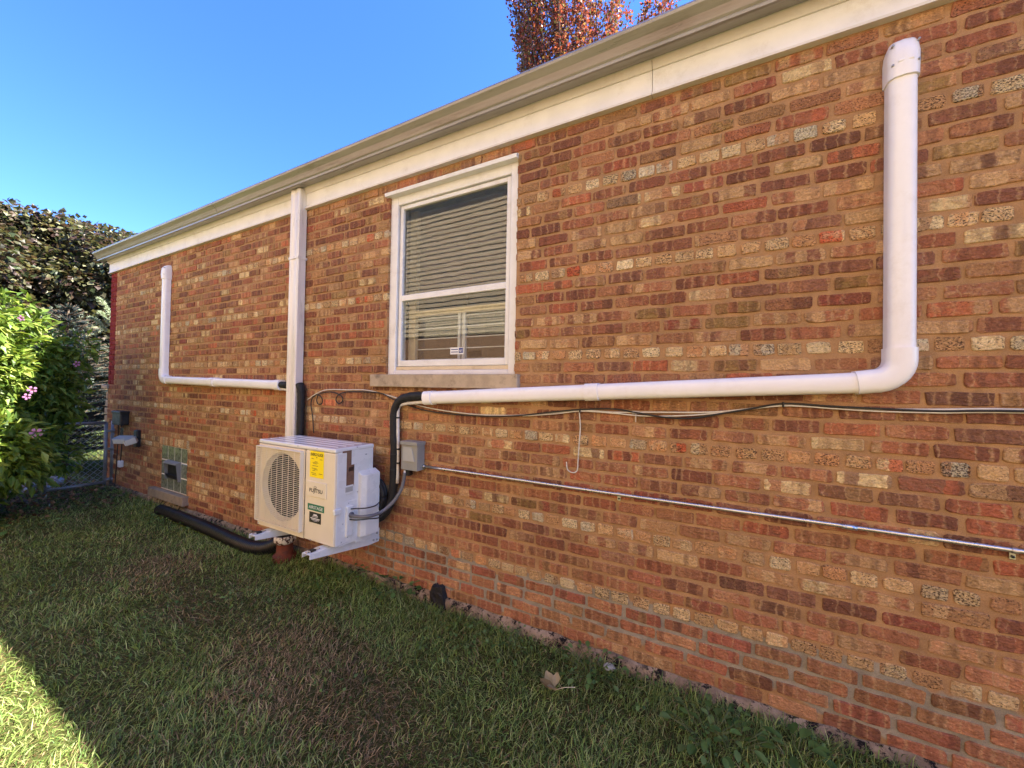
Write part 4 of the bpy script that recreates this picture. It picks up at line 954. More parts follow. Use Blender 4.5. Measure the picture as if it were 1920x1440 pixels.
# ------------------------------------------------------------------ things by the far corner
a = W(221, 785, -0.08); m_ = MB(); m_.bbox((a.x-0.14, -0.10, a.z-0.085), (a.x+0.14, -0.006, a.z+0.095), 0.012); t = thing('meter_box', 'small black box on the wall beside the gate post', 'electrical box'); b_ = m_.build('body', 'black_plastic', t)
m_ = MB(); m_.bbox((a.x-0.15, -0.108, a.z+0.075), (a.x+0.15, -0.004, a.z+0.105), 0.008); m_.build('lid', 'black_plastic', t)
for k, pts in enumerate(([(222, 797), (221, 830), (219, 860), (217, 890), (215, 912)], [(228, 797), (229, 815), (228, 840), (226, 862), (224, 868)])):
    wire('hanging_wire', ['thin black wire dropping from the black box to the ground', 'thin black wire dropping from the black box to the white plug'][k], 'wire', [W(x, y, -0.03) for x, y in pts], 0.006, 'black_cable', 5, 6)
a = W(226, 869, -0.03); m_ = MB(); m_.bbox((a.x-0.035, -0.055, a.z-0.05), (a.x+0.035, -0.006, a.z+0.04), 0.01); tag(m_.build('plug_cover', 'white_print'), 'small white plug cover low on the wall by the gate', 'plug')
a = W(243, 826, -0.10); t = thing('flood_light', 'small silver twin flood light on a black mount near the gate', 'light')
m_ = MB(); m_.bbox((a.x-0.05, -0.05, a.z-0.09), (a.x+0.05, -0.004, a.z+0.13), 0.01); m_.build('mount', 'black_plastic', t)
for s_, rz in ((-1, 0.5), (1, -0.35)):
    m_ = MB(); m_.bbox((-0.10, -0.06, -0.03), (0.10, 0.05, 0.045), 0.01); o = m_.build('lamp_head', 'box_grey_light', t); o.location = (a.x+s_*0.12, -0.115, a.z); o.rotation_euler = (0.35, 0, rz)
    l_ = MB(); l_.bbox((-0.085, -0.066, -0.024), (0.085, -0.058, 0.036), 0.003); l2 = l_.build('lens', 'white_print', o)

# ------------------------------------------------------------------ corrugated drain hose, clay pipe, tar stub
pts = [(-5.86, -0.115, 0.062), (-5.55, -0.15, 0.062), (-5.1, -0.19, 0.062), (-4.6, -0.225, 0.062), (-4.15, -0.25, 0.06), (-3.85, -0.25, 0.058), (-3.62, -0.225, 0.07), (-3.48, -0.185, 0.125), (-3.43, -0.165, 0.22), (-3.40, -0.15, 0.30)]
g0 = [G(300, 955, 0.06), G(345, 972, 0.06), G(400, 995, 0.06), G(440, 1014, 0.06), G(475, 1026, 0.06), G(505, 1026, 0.075)]
pp = [Vector((p.x, min(p.y, -0.10), 0.058)) for p in g0[:5]]+[Vector((g0[5].x, min(g0[5].y, -0.12), 0.075)), Vector((g0[5].x+0.14, -0.12, 0.15)), Vector((g0[5].x+0.20, -0.115, 0.24))]
p = spline(pp, 30)
cum = 0; rad = []
for i in range(len(p)):
    if i: cum += (p[i]-p[i-1]).length
    rad.append(0.056+0.0028*math.sin(cum*2*math.pi/0.028))
dense = []                                            # resample so the corrugation resolves
L_ = [0]
for i in range(1, len(p)): L_.append(L_[-1]+(p[i]-p[i-1]).length)
N_ = int(L_[-1]/0.007); j = 0
for k in range(N_+1):
    s_ = L_[-1]*k/N_
    while j < len(p)-2 and L_[j+1] < s_: j += 1
    f_ = (s_-L_[j])/max(1e-9, L_[j+1]-L_[j]); dense.append(p[j].lerp(p[j+1], min(1, f_)))
m_ = MB(); m_.tube(dense, [0.055+0.0030*math.sin(k*2*math.pi*0.007/0.021) for k in range(len(dense))], 18)
o = m_.build('drain_hose', 'black_plastic'); tag(o, 'long black corrugated drain hose lying along the foot of the wall', 'hose')
dp = Vector((-3.335, -0.135, 0))
c = G(543, 1046, 0.0); dc = (c.x, min(-0.14, c.y), 0)
t = thing('clay_drain_pipe', 'rusty red clay drain pipe standing under the outdoor unit', 'pipe')
m_ = MB(); m_.lathe([(0.092, -0.03), (0.092, 0.045), (0.084, 0.055), (0.066, 0.058), (0.062, 0.13), (0.064, 0.150)], dc); m_.build('body', 'rust_pipe', t)
m_ = MB(); m_.lathe([(0.064, 0.148), (0.080, 0.160), (0.086, 0.172), (0.086, 0.212), (0.080, 0.218), (0.070, 0.214), (0.068, 0.16)], dc); m_.build('rim', 'peeling', t)
m_ = MB(); a = W(828, 1118, -0.02); bm = bmesh.new(); bmesh.ops.create_cube(bm, size=1); bmesh.ops.subdivide_edges(bm, edges=bm.edges[:], cuts=4, use_grid_fill=True)
for v in bm.verts:
    k = v.co.z+0.5; v.co = Vector((a.x-0.02+v.co.x*(0.085+0.05*(1-k)), -0.028+v.co.y*0.045, k*0.135)) + Vector((random.uniform(-.007, .007), random.uniform(-.007, .004), random.uniform(-.008, .008)))
m_.addbm(bm); tag(m_.build('tar_stub', 'tar'), 'ragged black tar covered stub at the foot of the wall', 'stub')

# ------------------------------------------------------------------ neighbouring house behind the photographer (seen in the window glass; set near and pale to bounce warm light)
def neighbour():
    t = thing('neighbour_house', 'tan sided house across the lawn, mirrored in the window glass', 'house')
    Y0 = -5.0; x0, x1 = -13.0, 6.5
    m_ = MB(); m_.box((x0, Y0-7, -0.1), (x1, Y0, 2.75)); m_.build('shade_toned_base', 'neighbour_brick_shaded', t)  # darker base stands in for the shaded lower part of the facade
    m_ = MB(); z = 2.752; k = 0
    while z < 6.35:
        m_.prism([(Y0-0.2, z), (Y0+0.022, z), (Y0+0.006, z+0.115), (Y0-0.2, z+0.115)], x0, x1); z += 0.1155; k += 1
    m_.build('siding', 'neighbour_siding', t)
    m_ = MB(); m_.add([(x0-0.3, Y0+0.3, 6.40), (x1+0.3, Y0+0.3, 6.40), (x1+0.3, Y0-7.3, 6.40), (x0-0.3, Y0-7.3, 6.40), (x0-0.3, Y0-3.5, 8.1), (x1+0.3, Y0-3.5, 8.1)], [(0, 1, 5, 4), (2, 3, 4, 5), (1, 2, 5), (3, 0, 4), (3, 2, 1, 0)]); m_.build('roof', 'roof_shingle', t)
    for xc in (-11.0, -1.6, 2.2):
        m_ = MB(); m_.box((xc-0.6, Y0-0.02, 2.95), (xc+0.6, Y0+0.05, 4.0)); w = m_.build('window', 'window_white', t)
        m_ = MB(); m_.box((xc-0.5, Y0+0.045, 3.05), (xc+0.5, Y0+0.055, 3.9)); m_.build('pane', 'unit_dark', w)
neighbour()

# ------------------------------------------------------------------ leaves
def leaf_cloud(n, centre_fn, size, cols, aspect=0.45, droop=0.3, fold=0.25, name='foliage', mat='leaf', parent=None, kind=None, face=None):
    """n folded pointed leaves; centre_fn(i)->positions Nx3, outward Nx3"""
    C, out = centre_fn(n); n = len(C)
    d = out + rng.normal(0, 0.7, (n, 3)); d[:, 2] -= droop; d /= np.linalg.norm(d, axis=1)[:, None]
    up = np.array([0, 0, 1.0]) + rng.normal(0, 0.45, (n, 3)); 
    if face is not None: up = up*0.6+np.array(face)*0.7
    s = np.cross(d, up); s /= np.linalg.norm(s, axis=1)[:, None]+1e-9; nn = np.cross(s, d)
    L = size*rng.uniform(0.6, 1.3, n)[:, None]; Wd = L*aspect
    a = C; b = C+d*L*0.45+s*Wd*0.5+nn*L*fold*0.3; c = C+d*L-nn*L*0.12; e = C+d*L*0.45-s*Wd*0.5+nn*L*fold*0.3; m = C+d*L*0.5
    V = np.stack([a, b, c, e, m], 1).reshape(-1, 3)
    base = np.arange(n)[:, None]*5
    F = (base+np.array([[0, 1, 4, 1, 2, 4, 2, 3, 4, 3, 0, 4]])).ravel(); sizes = np.full(n*4, 3)
    cols = np.array(cols); ci = cols[rng.integers(0, len(cols), n)]*rng.uniform(0.7, 1.3, (n, 1))
    return big_mesh(name, V, F, sizes, np.repeat(ci, 5, 0), mat, parent, kind, False)
def blob_fn(blobs, shell=0.6):
    bl = np.array(blobs, float); w = bl[:, 3]*bl[:, 4]*bl[:, 5]; w = w**0.75; w /= w.sum()
    def fn(n):
        k = rng.choice(len(bl), n, p=w); u = rng.normal(0, 1, (n, 3)); u /= np.linalg.norm(u, axis=1)[:, None]
        r = rng.uniform(shell**3, 1.0, n)**(1/3); r *= rng.normal(1, 0.07, n)
        C = bl[k, :3]+u*bl[k, 3:6]*r[:, None]; ok = C[:, 2] > 0.02
        return C[ok], u[ok]
    return fn
def limb(m_, a, b, r0, r1, wob=0.08, n=6):
    a, b = Vector(a), Vector(b); pts = [a.lerp(b, i/n)+Vector((random.uniform(-wob, wob), random.uniform(-wob, wob), 0))*(1 if 0 < i < n else 0) for i in range(n+1)]
    m_.tube(pts, [r0+(r1-r0)*i/n for i in range(n+1)], 7)

GREENS = [s2l(c) for c in [(92, 116, 46), (108, 132, 54), (122, 144, 62), (76, 102, 44), (138, 152, 70)]]
def hibiscus():
    t = thing('flowering_shrub', 'leafy green shrub with pink flowers, sunlit at the left edge', 'shrub')
    bl = []
    for k in range(34):
        x = random.uniform(-8.2, -6.1); y = random.uniform(-2.6, -1.15); z = random.uniform(0.35, 2.1)
        r = random.uniform(0.22, 0.42); bl.append((x, y, z, r, r, r))
    for x, y, z, r in ((-7.1, -0.95, 1.95, .34), (-7.15, -0.85, 1.5, .34), (-7.2, -0.75, 1.75, .30), (-7.15, -0.72, 1.35, .27), (-7.2, -0.72, 1.0, .25), (-6.9, -1.1, 2.2, .28), (-6.75, -1.15, 0.75, .38), (-6.8, -1.3, 1.1, .42), (-6.65, -1.3, 1.6, .4), (-7.0, -1.6, 2.35, .3), (-6.6, -1.4, 0.45, .35), (-7.3, -0.55, 1.62, .22), (-7.05, -0.62, 1.25, .24), (-7.1, -0.48, 1.9, .2), (-7.0, -0.8, 0.8, .28), (-6.9, -0.95, 0.5, .26), (-7.05, -0.6, 0.55, .18)):
        bl.append((x, y, z, r, r, r))
    leaf_cloud(24000, blob_fn(bl, 0.30), 0.11, GREENS, 0.42, 0.35, 0.3, 'foliage', 'leaf', t)
    m_ = MB()
    for k in range(14):
        b = random.choice(bl); limb(m_, (-7.2+random.uniform(-.25, .25), -1.4+random.uniform(-.3, .3), -0.02), (b[0], b[1], b[2]), 0.022, 0.006, 0.05)
    m_.build('stems', 'bark', t)
    # flowers where the photo shows them
    fl = [(41, 597, .45, 0), (143, 682, .65, 0), (61, 731, .6, 0), (51, 744, .5, 0), (67, 811, .8, 0)]
    for px, py, sz, _ in fl:
        cpos = SX(px, py, -5.95 if px < 90 else -6.75); dirc = (CPOS-cpos).normalized()
        dirc = (dirc+Vector((random.uniform(-.5, .5), random.uniform(-.5, .5), random.uniform(-.2, .3)))).normalized()
        ax = dirc.orthogonal().normalized(); ay = dirc.cross(ax)
        V = []; F = []; cc_ = []
        for k in range(5):
            a0 = k*2*math.pi/5; rr_ = 0.06*sz*random.uniform(.85, 1.15); o_ = len(V)
            rows = [(0.08, 0.0, 0.0), (0.55, -0.45, 0.35), (0.55, 0.45, 0.35), (0.92, -0.34, 0.25), (1.0, 0.0, 0.3), (0.92, 0.34, 0.25)]
            for q, da, h_ in rows: V.append(cpos+(ax*math.cos(a0+da)+ay*math.sin(a0+da))*q*rr_+dirc*h_*rr_*0.7); cc_.append(s2l((150, 40, 90)) if q < .1 else s2l((212, 150, 204)))
            F += [o_, o_+1, o_+2, o_+1, o_+3, o_+4, o_+1, o_+4, o_+2, o_+2, o_+4, o_+5]
        big_mesh('flower', np.array([v[:] for v in V]), np.array(F), np.full(len(F)//3, 3), np.array(cc_), 'petal', t, None, False)
hibiscus()

def conifer():
    t = thing('blue_spruce', 'dark blue spruce standing behind the gate at the house corner', 'tree')
    cx, cy = -9.7, 0.0; H_ = 2.75; V = []; Cc = []; br = MB()
    limb(br, (cx, cy, -0.05), (cx, cy, H_), 0.07, 0.012, 0.01)
    dark = np.array(s2l((40, 52, 52))); pale = np.array(s2l((176, 190, 160)))
    P_, D_, K_ = [], [], []
    z = 0.2
    while z < H_:
        Rm = (1.25*(1-z/H_)**0.8+0.10)
        for k in range(13):
            a = random.uniform(0, 2*math.pi); L = Rm*random.uniform(0.75, 1.1); e = Vector((math.cos(a), math.sin(a), random.uniform(-0.05, 0.35))); b = Vector((cx, cy, z))
            br.tube([b, b+e*L*0.5, b+e*L+Vector((0, 0, 0.04))], [0.012, 0.008, 0.004], 5)
            for s_ in range(int(L/0.012)):
                q = (s_+1)*0.012/L; base = b+e*L*q; side = Vector((-math.sin(a), math.cos(a), 0))*random.uniform(-1, 1)*0.22*(1-q*0.6)*L
                for _ in range(4):
                    P_.append((base+side*random.random()+Vector((0, 0, random.uniform(-.02, .02))))[:]); D_.append((e*0.6+side*1.5+Vector((random.uniform(-1, 1), random.uniform(-1, 1), random.uniform(-.4, 1)))*0.5)[:]); K_.append(1 if (q > 0.86 and random.random() < 0.5) else 0)
        z += 0.11
    P_ = np.array(P_); D_ = np.array(D_); D_ /= np.linalg.norm(D_, axis=1)[:, None]; n = len(P_); s = np.cross(D_, rng.normal(0, 1, (n, 3))); s /= np.linalg.norm(s, axis=1)[:, None]
    L = rng.uniform(0.03, 0.06, n)[:, None]; V = np.stack([P_-s*0.004, P_+s*0.004, P_+D_*L], 1).reshape(-1, 3)
    col = np.where(np.array(K_)[:, None] > 0, pale*0.5+dark*0.5, dark)*rng.uniform(.6, 1.4, (n, 1))
    big_mesh('needles', V, np.arange(3*n), np.full(n, 3), np.repeat(col, 3, 0), 'needle', t, None, False)
    br.build('branches', 'bark', t)
    # the two pale feathery shoots against the wall corner
    for px, py, qx, qy in ((209, 594, 184, 562), (200, 622, 168, 598), (206, 610, 186, 588)):
        a = SX(px, py, -8.6); b = SX(qx, qy, -8.6); n = 420; tt = rng.uniform(0, 1, n)[:, None]; A = np.array(a[:]); B = np.array(b[:]); C = A+(B-A)*tt+np.array([0, 0, 0.06])*np.sin(tt*3)
        d = (B-A)/np.linalg.norm(B-A)+rng.normal(0, 0.8, (n, 3)); d /= np.linalg.norm(d, axis=1)[:, None]; s = np.cross(d, rng.normal(0, 1, (n, 3))); s /= np.linalg.norm(s, axis=1)[:, None]
        V = np.stack([C-s*0.004, C+s*0.004, C+d*0.055], 1).reshape(-1, 3); big_mesh('pale_shoot', V, np.arange(3*n), np.full(n, 3), np.repeat(pale*rng.uniform(.7, 1.2, (n, 1)), 3, 0), 'needle', t, None, False)
conifer()

def big_tree(name, label, base, blobs, n, size, cols, trunk_h, aspect=0.75, droop=0.3, shell=0.7):
    t = thing(name, label, 'tree'); m_ = MB(); b0 = Vector(base)
    limb(m_, b0, b0+Vector((0, 0, trunk_h)), 0.24, 0.15, 0.04)
    for b in blobs[::2]: limb(m_, b0+Vector((0, 0, trunk_h*random.uniform(.8, 1))), b[:3], 0.09, 0.02, 0.1)
    m_.build('trunk', 'bark', t)
    leaf_cloud(n, blob_fn(blobs, shell), size, cols, aspect, droop, 0.2, 'crown', 'leaf', t); return t
MAPLE = [s2l(c) for c in [(62, 60, 44), (78, 78, 54), (98, 98, 68), (70, 54, 48), (122, 120, 88), (60, 70, 44), (86, 72, 58)]]
bl = []
for k in range(80):
    x = random.uniform(-23.5, -17.6); y = random.uniform(-1.0, 6.2)
    zt = 6.5+0.3*math.sin(x*1.1+y*0.7); z = random.uniform(0.9, zt-0.5); r = random.uniform(0.7, 1.25); bl.append((x, y, z, r, r, r*0.75))
for yy in np.arange(-1.5, 6.3, 0.30):
    r = random.uniform(0.55, 0.9); bl.append((-20.3+random.uniform(-.8, .8), yy, 6.45+random.uniform(-.25, .3)-0.06*max(0, 1.5-yy)**1.6, r, r, r*0.8))
    bl.append((-19.4+random.uniform(-.6, .6), yy, random.uniform(3.2, 5.6), r, r, r*0.8)); bl.append((-18.6+random.uniform(-.6, .6), yy, random.uniform(1.6, 3.6), r, r, r*0.8))
big_tree('maple_tree', 'large maple with dark purplish leaves beyond the gate', (-20.5, 2.4, -0.05), bl, 190000, 0.17, MAPLE, 2.2, 0.8, 0.5, 0.35)
RED_ = [s2l(c) for c in [(146, 74, 62), (130, 62, 58), (160, 96, 70), (112, 66, 58), (146, 116, 74), (90, 88, 52), (160, 84, 72), (86, 54, 48)]]
def red_maple():
    t = thing('red_maple', 'red autumn maple rising behind the roof', 'tree'); m_ = MB(); base = Vector((-4.9, 11.6, -0.05))
    limb(m_, base, base+Vector((0, 0, 4)), 0.22, 0.16, 0.04); bl = []
    for k in range(46):                               # upright shoots
        a = random.uniform(0, 2*math.pi); rad = 2.6*math.sqrt(random.random()); x, y = base.x+rad*math.cos(a), base.y+rad*math.sin(a)*0.8
        top = 19.5 - 1.1*rad*rad*0.45 + random.uniform(-1.0, 1.0)
        if k > 37: x = base.x+random.uniform(2.3, 3.6); top = random.uniform(14.6, 16.2)
        elif x > base.x+1.4: top -= 1.8
        limb(m_, base+Vector((0, 0, random.uniform(2.5, 4))), (x, y, top-0.4), 0.05, 0.012, 0.12, 9)
        z = 4.5
        while z < top:
            q = (z-3.0)/(top-3.0); r = 0.44*(1-0.5*q)*random.uniform(.6, 1.3); bl.append((base.x+(x-base.x)*min(1, q*1.05), base.y+(y-base.y)*min(1, q*1.05), z, r, r, 0.55)); z += 0.55
    m_.build('trunk', 'bark', t)
    leaf_cloud(100000, blob_fn(bl, 0.1), 0.105, RED_, 0.8, -0.3, 0.2, 'crown', 'leaf', t)
red_maple()
bl = [(-24+random.uniform(-.7, .7), 12+random.uniform(-.7, .7), z, 0.9*(1-z/13)+.25, 0.9*(1-z/13)+.25, .6) for z in np.arange(2, 10.4, 0.35)]
big_tree('distant_tree', 'light green tree top peeping over the gutter beside the maple', (-24, 12, -0.05), bl, 6000, 0.2, [s2l((96, 112, 62)), s2l((120, 130, 80))], 2, 0.4, 0.0, 0.3)
# a low hedge mass and far trees behind the fence so no bare horizon shows
bl = [(random.uniform(-17, -13.5), random.uniform(-4.5, 0.6), random.uniform(0.3, 1.5), .55, .55, .5) for _ in range(20)]
big_tree('back_hedge', 'dark green hedge row beyond the gate under the maple', (-15.5, -2, -0.05), bl, 9000, 0.12, [s2l((58, 74, 40)), s2l((70, 86, 46)), s2l((48, 62, 36))], 0.6, 0.5, 0.2, 0.5)
bl = [(random.uniform(-32, -27), random.uniform(-6, 14), random.uniform(1, 6), 1.6, 1.6, 1.3) for _ in range(40)]
big_tree('far_tree', 'dim green tree mass far behind the maple', (-29.5, 3, -0.05), bl, 16000, 0.3, [s2l((60, 72, 44)), s2l((76, 88, 54))], 2, 0.7, 0.2, 0.6)

# ------------------------------------------------------------------ chain link gate
def gate():
    t = thing('chain_link_gate', 'grey chain link gate between the house corner and the shrub', 'gate')
    a = G(203, 912, 0.0); X0 = -7.62; zt = W(205, 792, -0.06).z
    zt = SX(185, 793, X0).z; ys = SX(203, 800, X0).y; ye = SX(140, 800, X0).y-0.25
    m_ = MB(); m_.tube([(X0, ys-0.02, -0.03), (X0, ys-0.02, zt)], 0.019, 10); m_.tube([(X0, ye, -0.03), (X0, ye, zt)], 0.019, 10)
    m_.tube([(X0, ys-0.02, zt), (X0, ye, zt)], 0.019, 10); m_.tube([(X0, ys-0.02, 0.08), (X0, ye, 0.08)], 0.017, 10); m_.build('frame', 'fence_steel', t)
    w = MB(); n = 0; lo, hi = ye, ys-0.02; zz0, zz1 = 0.08, zt; step = 0.075
    k = lo-(zz1-zz0)
    while k < hi:
        for sgn in (1, -1):
            pts = []
            y0, y1 = k, k+(zz1-zz0)
            ca, cb_ = max(y0, lo), min(y1, hi)
            if cb_-ca < 0.02: continue
            za_, zb_ = (zz0+(ca-y0), zz0+(cb_-y0)) if sgn > 0 else (zz1-(ca-y0), zz1-(cb_-y0))
            w.tube([(X0+0.004*sgn, ca, za_), (X0+0.004*sgn, cb_, zb_)], 0.0028, 4, False)
        k += step
    w.build('chain_link_mesh', 'fence_steel', t)
    m_ = MB(); yp = ys+0.055; m_.tube([(X0+0.02, yp, -0.05), (X0+0.02, yp, zt+0.02)], 0.032, 12); po = m_.build('post', 'fence_steel', t)
    for z in (0.12, 0.55, zt-0.12):
        h = MB(); h.tube([(X0+0.02, yp, z-0.02), (X0+0.02, yp, z+0.02)], 0.037, 10); h.box((X0-0.02, ys-0.03, z-0.012), (X0+0.03, yp, z+0.012)); h.build('hinge', 'fence_steel', po)
gate()

# ------------------------------------------------------------------ lawn
def fbm(x, y, seed, f0=0.6, oct=5):
    r = np.random.default_rng(seed); o = np.zeros_like(x); a = 1.0; f = f0; tot = 0
    for k in range(oct):
        for _ in range(3):
            th = r.uniform(0, 2*np.pi); ph = r.uniform(0, 2*np.pi); o += a*np.sin((x*np.cos(th)+y*np.sin(th))*f*2*np.pi+ph)/3
        tot += a; a *= 0.62; f *= 1.9
    return o/tot
def lawn():
    N = 430000
    x = rng.uniform(-9.5, 2.6, N); y = rng.uniform(-3.4, -0.035, N)
    dist = np.sqrt(x**2+(y+CAM_D)**2)
    vx = x*CF.x+(y+CAM_D)*CF.y; vr = x*CR.x+(y+CAM_D)*CR.y
    inview = (vx > 0.3) & (np.abs(vr) < vx*1.48+0.35)
    keep = rng.uniform(0, 1, N) < np.where(inview, np.clip(2.6/np.maximum(dist, 0.5), 0.28, 1.0), 0.22)
    x, y, dist = x[keep], y[keep], dist[keep]; n = len(x)
    dry = fbm(x, y, 3, 0.55)+0.35*fbm(x, y, 9, 2.2)
    for gx_, gy_, rx, ry, w in ((-1.65, -0.78, .55, .22, .75), (-2.35, -0.95, .8, .35, .65), (-1.2, -0.95, .5, .25, .45), (-2.9, -0.5, .7, .2, .35), (-3.6, -0.75, .8, .3, .45), (-5.0, -0.55, .6, .18, .35), (-0.9, -1.0, .4, .2, .25)):
        dry += w*np.exp(-((x-gx_)/rx)**2-((y-gy_)/ry)**2)
    dry -= 0.6*np.exp(-((y+0.05)/0.32)**2)            # greener along the wall
    dry -= 0.35*np.exp(-((x+0.3)/1.1)**2)
    pd = 1/(1+np.exp(-(dry-0.46)*6)); isdry = rng.uniform(0, 1, n) < np.clip(0.10+pd*0.85, 0.12, 0.85)*(1-0.7*np.exp(y/0.25))
    near_wall = np.exp(-(-y)/0.22)
    L = rng.uniform(0.024, 0.066, n)*(1+0.5*fbm(x, y, 21, 1.3))*(1+0.75*near_wall); L = np.where(isdry, L*0.85, L)
    th = 2*np.pi*(fbm(x, y, 5, 0.5, 4)*0.7)+rng.normal(0, 1.5, n)+0.6
    lean = np.clip(rng.normal(1.08, 0.45, n)+np.where(isdry, 0.30, 0)-0.25*near_wall, 0.15, 1.45)   # from vertical
    hd = np.stack([np.cos(th), np.sin(th), np.zeros(n)], 1); bend = rng.uniform(0.02, 0.5, n)
    wd = rng.uniform(0.0016, 0.0038, n)*(1+0.35*np.clip(dist/4, 0, 1.6))
    tw = th+np.pi/2+rng.normal(0, 0.6, n); sd = np.stack([np.cos(tw), np.sin(tw), rng.normal(0, 0.15, n)], 1)
    P0_ = np.stack([x, y, gz(x, y)-0.004], 1)
    pts = [P0_]; ang = lean*0.55
    for k in range(3):
        d = hd*np.sin(ang)[:, None]+np.array([0, 0, 1.0])*np.cos(ang)[:, None]; pts.append(pts[-1]+d*(L/3)[:, None]); ang = np.minimum(ang+bend*0.8+lean*0.15, 1.62)
    for q in pts[1:]: q[:, 2] = np.maximum(q[:, 2], P0_[:, 2]+0.006); q[:, 1] = np.minimum(q[:, 1], -0.012)
    ws = [1.0, 0.95, 0.7]
    V = np.stack([v for k in range(3) for v in (pts[k]-sd*(wd*ws[k]/2)[:, None], pts[k]+sd*(wd*ws[k]/2)[:, None])]+[pts[3]], 1).reshape(-1, 3)
    base = np.arange(n)[:, None]*7
    F = (base+np.array([[0, 1, 3, 2, 2, 3, 5, 4, 4, 5, 6]])).ravel(); sizes = np.tile([4, 4, 3], n)
    gcol = np.array([s2l(c) for c in [(124, 148, 72), (138, 160, 82), (106, 134, 64), (154, 170, 96), (84, 112, 54), (172, 180, 116)]]); dcol = np.array([s2l(c) for c in [(168, 142, 104), (142, 116, 84), (124, 104, 72), (186, 164, 122), (112, 92, 66)]])
    tone = (1+0.35*fbm(x, y, 33, 0.8)+0.2*fbm(x, y, 35, 3.5, 3))[:, None]
    col = np.where(isdry[:, None], dcol[rng.integers(0, 5, n)], gcol[rng.integers(0, 6, n)])*tone*rng.uniform(.55, 1.35, (n, 1))
    o = big_mesh('lawn_grass', V, F, sizes, np.repeat(col, 7, 0), 'grass_blade', None, 'stuff', True)
    tag(o, 'unmown green lawn with dry brown patches along the wall', 'grass')
lawn()
def far_grass():
    n = 60000; x = rng.uniform(-24, -9.2, n); y = rng.uniform(-7, 3.5, n); th = rng.uniform(0, 2*np.pi, n); L = rng.uniform(.05, .12, n)
    P = np.stack([x, y, np.full(n, -0.005)], 1); s = np.stack([np.cos(th), np.sin(th), 0*th], 1)*0.006; tip = P+np.stack([np.sin(th)*L*.6, -np.cos(th)*L*.6, L], 1)
    V = np.stack([P-s, P+s, tip], 1).reshape(-1, 3); g = np.array([s2l((88, 112, 52)), s2l((108, 126, 62)), s2l((74, 98, 46))])[rng.integers(0, 3, n)]
    tag(big_mesh('back_lawn', V, np.arange(3*n), np.full(n, 3), np.repeat(g, 3, 0), 'grass_blade', None, 'stuff', False), 'grass beyond the chain link gate', 'grass')
far_grass()

def clover():
    n = 5200; x = rng.uniform(-5.5, 1.4, n); y = -np.abs(rng.normal(0, 0.55, n))-0.06; m = fbm(x, y, 51, 0.9) > 0.12; x, y = x[m], y[m]; n = len(x)
    C = np.stack([x, y, rng.uniform(.03, .065, n)], 1); dirs = rng.normal(0, 1, (n, 3)); dirs[:, 2] = np.abs(dirs[:, 2])*.15
    tag(leaf_cloud(n, lambda k: (C, dirs*1.4), .020, [s2l((92, 122, 60)), s2l((104, 132, 72)), s2l((80, 108, 56))], .85, -0.2, .15, 'clover', 'leaf', None, 'stuff'), 'small clover leaves scattered through the grass by the wall', 'clover')
clover()
# weeds, dead leaf, litter, stones ---------------------------------------
WEED = [s2l(c) for c in [(84, 116, 58), (98, 130, 68), (70, 100, 50), (110, 138, 80)]]
def weed(label, pos, n, size, spread, broad=0.6, cat='weed'):
    t = thing('weed_plant', label, cat, 'weeds along the foot of the wall')
    V = []; F = []; Cc = []; st = MB()
    for k in range(n):
        a = random.uniform(0, 2*math.pi); rad = spread*math.sqrt(random.random()); tip = Vector((pos[0]+rad*math.cos(a), min(-0.03, pos[1]+rad*math.sin(a)), random.uniform(0.045, 0.075+size*0.6)))
        rt = Vector((pos[0]+rad*0.25*math.cos(a), min(-0.03, pos[1]+rad*0.25*math.sin(a)), 0.0)); st.tube([rt, rt.lerp(tip, .5)+Vector((0, 0, .015)), tip], 0.0016, 4)
        d = Vector((math.cos(a), math.sin(a), random.uniform(-.25, .45))).normalized(); s = d.cross(Vector((random.uniform(-.3, .3), random.uniform(-.3, .3), 1))).normalized(); nn = s.cross(d)
        L = size*random.uniform(.7, 1.3); wv = L*broad; o_ = len(V); c_ = np.array(random.choice(WEED))*random.uniform(.75, 1.2)
        for q, w_, h_ in ((0, 0, 0), (.22, .36, .05), (.55, .5, .06), (.82, .34, .0), (1, 0, -.10)):
            m = tip+d*L*q-nn*0.0
            V += [m-s*w_*wv+nn*(h_*L+w_*.1*L), m+nn*0, m+s*w_*wv+nn*(h_*L+w_*.1*L)]
        for i in range(4): F += [o_+3*i, o_+3*i+1, o_+3*i+4, o_+3*i+3, o_+3*i+1, o_+3*i+2, o_+3*i+5, o_+3*i+4]
        Cc += [c_]*15
    big_mesh('leaves', np.array([v[:] for v in V]), np.array(F), np.full(len(F)//4, 4), np.array(Cc), 'leaf', t, None, True); st.build('stalks', 'stem_green', t)
for px, py, n, s, sp, lb in ((745, 1108, 26, .05, .16, 'leafy green weed left of the black tar stub'), (650, 1082, 16, .04, .14, 'low leafy weed by the wall right of the outdoor unit'), (1108, 1262, 34, .036, .16, 'leafy weed clump beside the wall above the dead leaf'),
        (950, 1220, 10, .03, .16, 'sparse clover at the middle of the grass by the wall'), (1330, 1385, 40, .042, .17, 'broad leaved weeds at the bottom edge under the brick wall'), (1375, 1400, 22, .038, .12, 'dark round leaved weed at the bottom edge of the lawn'), (1490, 1425, 14, .05, .10, 'small weed by the footing at bottom right'),
        (60, 990, 22, .06, .22, 'pale leafy weed in the lawn near the shrub'), (215, 905, 20, .06, .16, 'ivy-like weed at the foot of the gate post')):
    g_ = G(px, py, 0.02); weed(lb, (g_.x, min(g_.y, -0.05), 0), n, s, sp)
g_ = G(1040, 1298, 0.05); V = []; F = []; Cc = []
t = thing('dead_leaf', 'pale curled dead leaf lying on the grass', 'leaf'); 
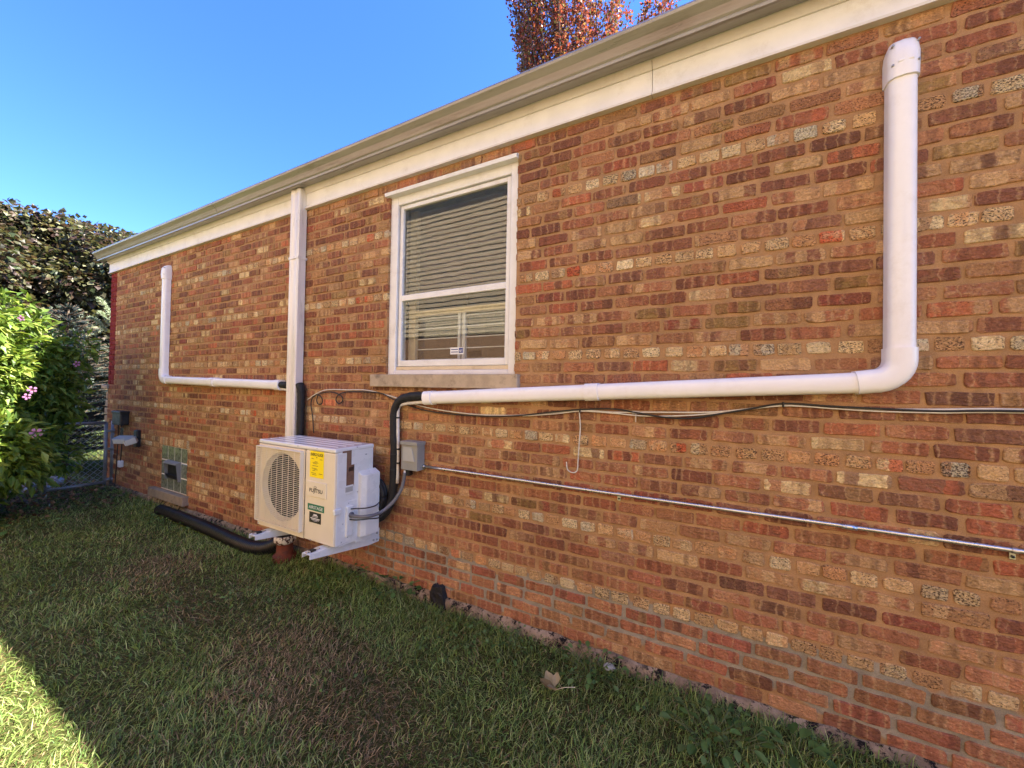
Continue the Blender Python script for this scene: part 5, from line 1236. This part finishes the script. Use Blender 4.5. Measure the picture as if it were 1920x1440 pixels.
for k, (a, L) in enumerate(((2.6, .075), (3.6, .07), (4.6, .06), (1.7, .05))):
    d = Vector((math.cos(a), math.sin(a), .15)); s = d.cross(Vector((0, 0, 1))).normalized(); o_ = len(V); c0 = Vector((g_.x, g_.y, 0.058+0.004*k))
    for q, w_, z_ in ((0, .05, 0), (.3, .34, .012), (.65, .38, .016), (1, .04, .028)): V += [c0+d*L*q-s*w_*L+Vector((0, 0, z_+.008)), c0+d*L*q+Vector((0, 0, z_)), c0+d*L*q+s*w_*L+Vector((0, 0, z_+.010))]
    for i in range(3): F += [o_+3*i, o_+3*i+1, o_+3*i+4, o_+3*i+3, o_+3*i+1, o_+3*i+2, o_+3*i+5, o_+3*i+4]
    Cc += [s2l((182, 164, 120)) if k != 1 else s2l((150, 126, 84))]*12
big_mesh('blade', np.array([v[:] for v in V]), np.array(F), np.full(len(F)//4, 4), np.array(Cc), 'leaf', t)
m_ = MB(); m_.tube([(g_.x, g_.y, .06), (g_.x+.04, g_.y+.02, .075), (g_.x+.09, g_.y+.035, .085)], 0.0016, 5); m_.build('stalk', 'wood_cream', t)
def rock(name, label, p, r, mat, cat='stone', group=None):
    bm = bmesh.new(); bmesh.ops.create_icosphere(bm, subdivisions=2, radius=1)
    for v in bm.verts: v.co = Vector((v.co.x*r*random.uniform(.85, 1.15), v.co.y*r*.8*random.uniform(.85, 1.15), v.co.z*r*.5*random.uniform(.8, 1.2)))
    m_ = MB(); m_.addbm(bm); o = m_.build(name, mat); o.location = p; return tag(o, label, cat, group)
g_ = G(1142, 1252, 0.03); rock('stone', 'grey stone half hidden in grass by the wall', (g_.x, min(g_.y, -.06), .035), .03, 'box_grey_light')
def litter():
    n = 2600; x = rng.normal(-7.6, .75, n); y = rng.uniform(-2.2, -.05, n); ok = (x < -6.3)
    x, y = x[ok], y[ok]; n = len(x); C = np.stack([x, y, rng.uniform(.015, .06, n)], 1)
    tag(leaf_cloud(n, lambda k: (C, rng.normal(0, 1, (n, 3))*np.array([1, 1, .1])), .05, [s2l((120, 92, 66)), s2l((96, 72, 52)), s2l((150, 120, 90)), s2l((84, 92, 50))], .6, 0, .2, 'leaf_litter', 'leaf', None, 'stuff'), 'brown leaf litter under the shrub by the gate', 'leaves')
litter()
for k in range(12):
    p = (random.uniform(-9.3, -8.0), random.uniform(-1.3, -0.3), 0.03); rock('pale_stone', 'pale stone of the edging seen through the gate', p, random.uniform(.06, .13), 'stone_pale', 'stone', 'pale stones behind the gate')
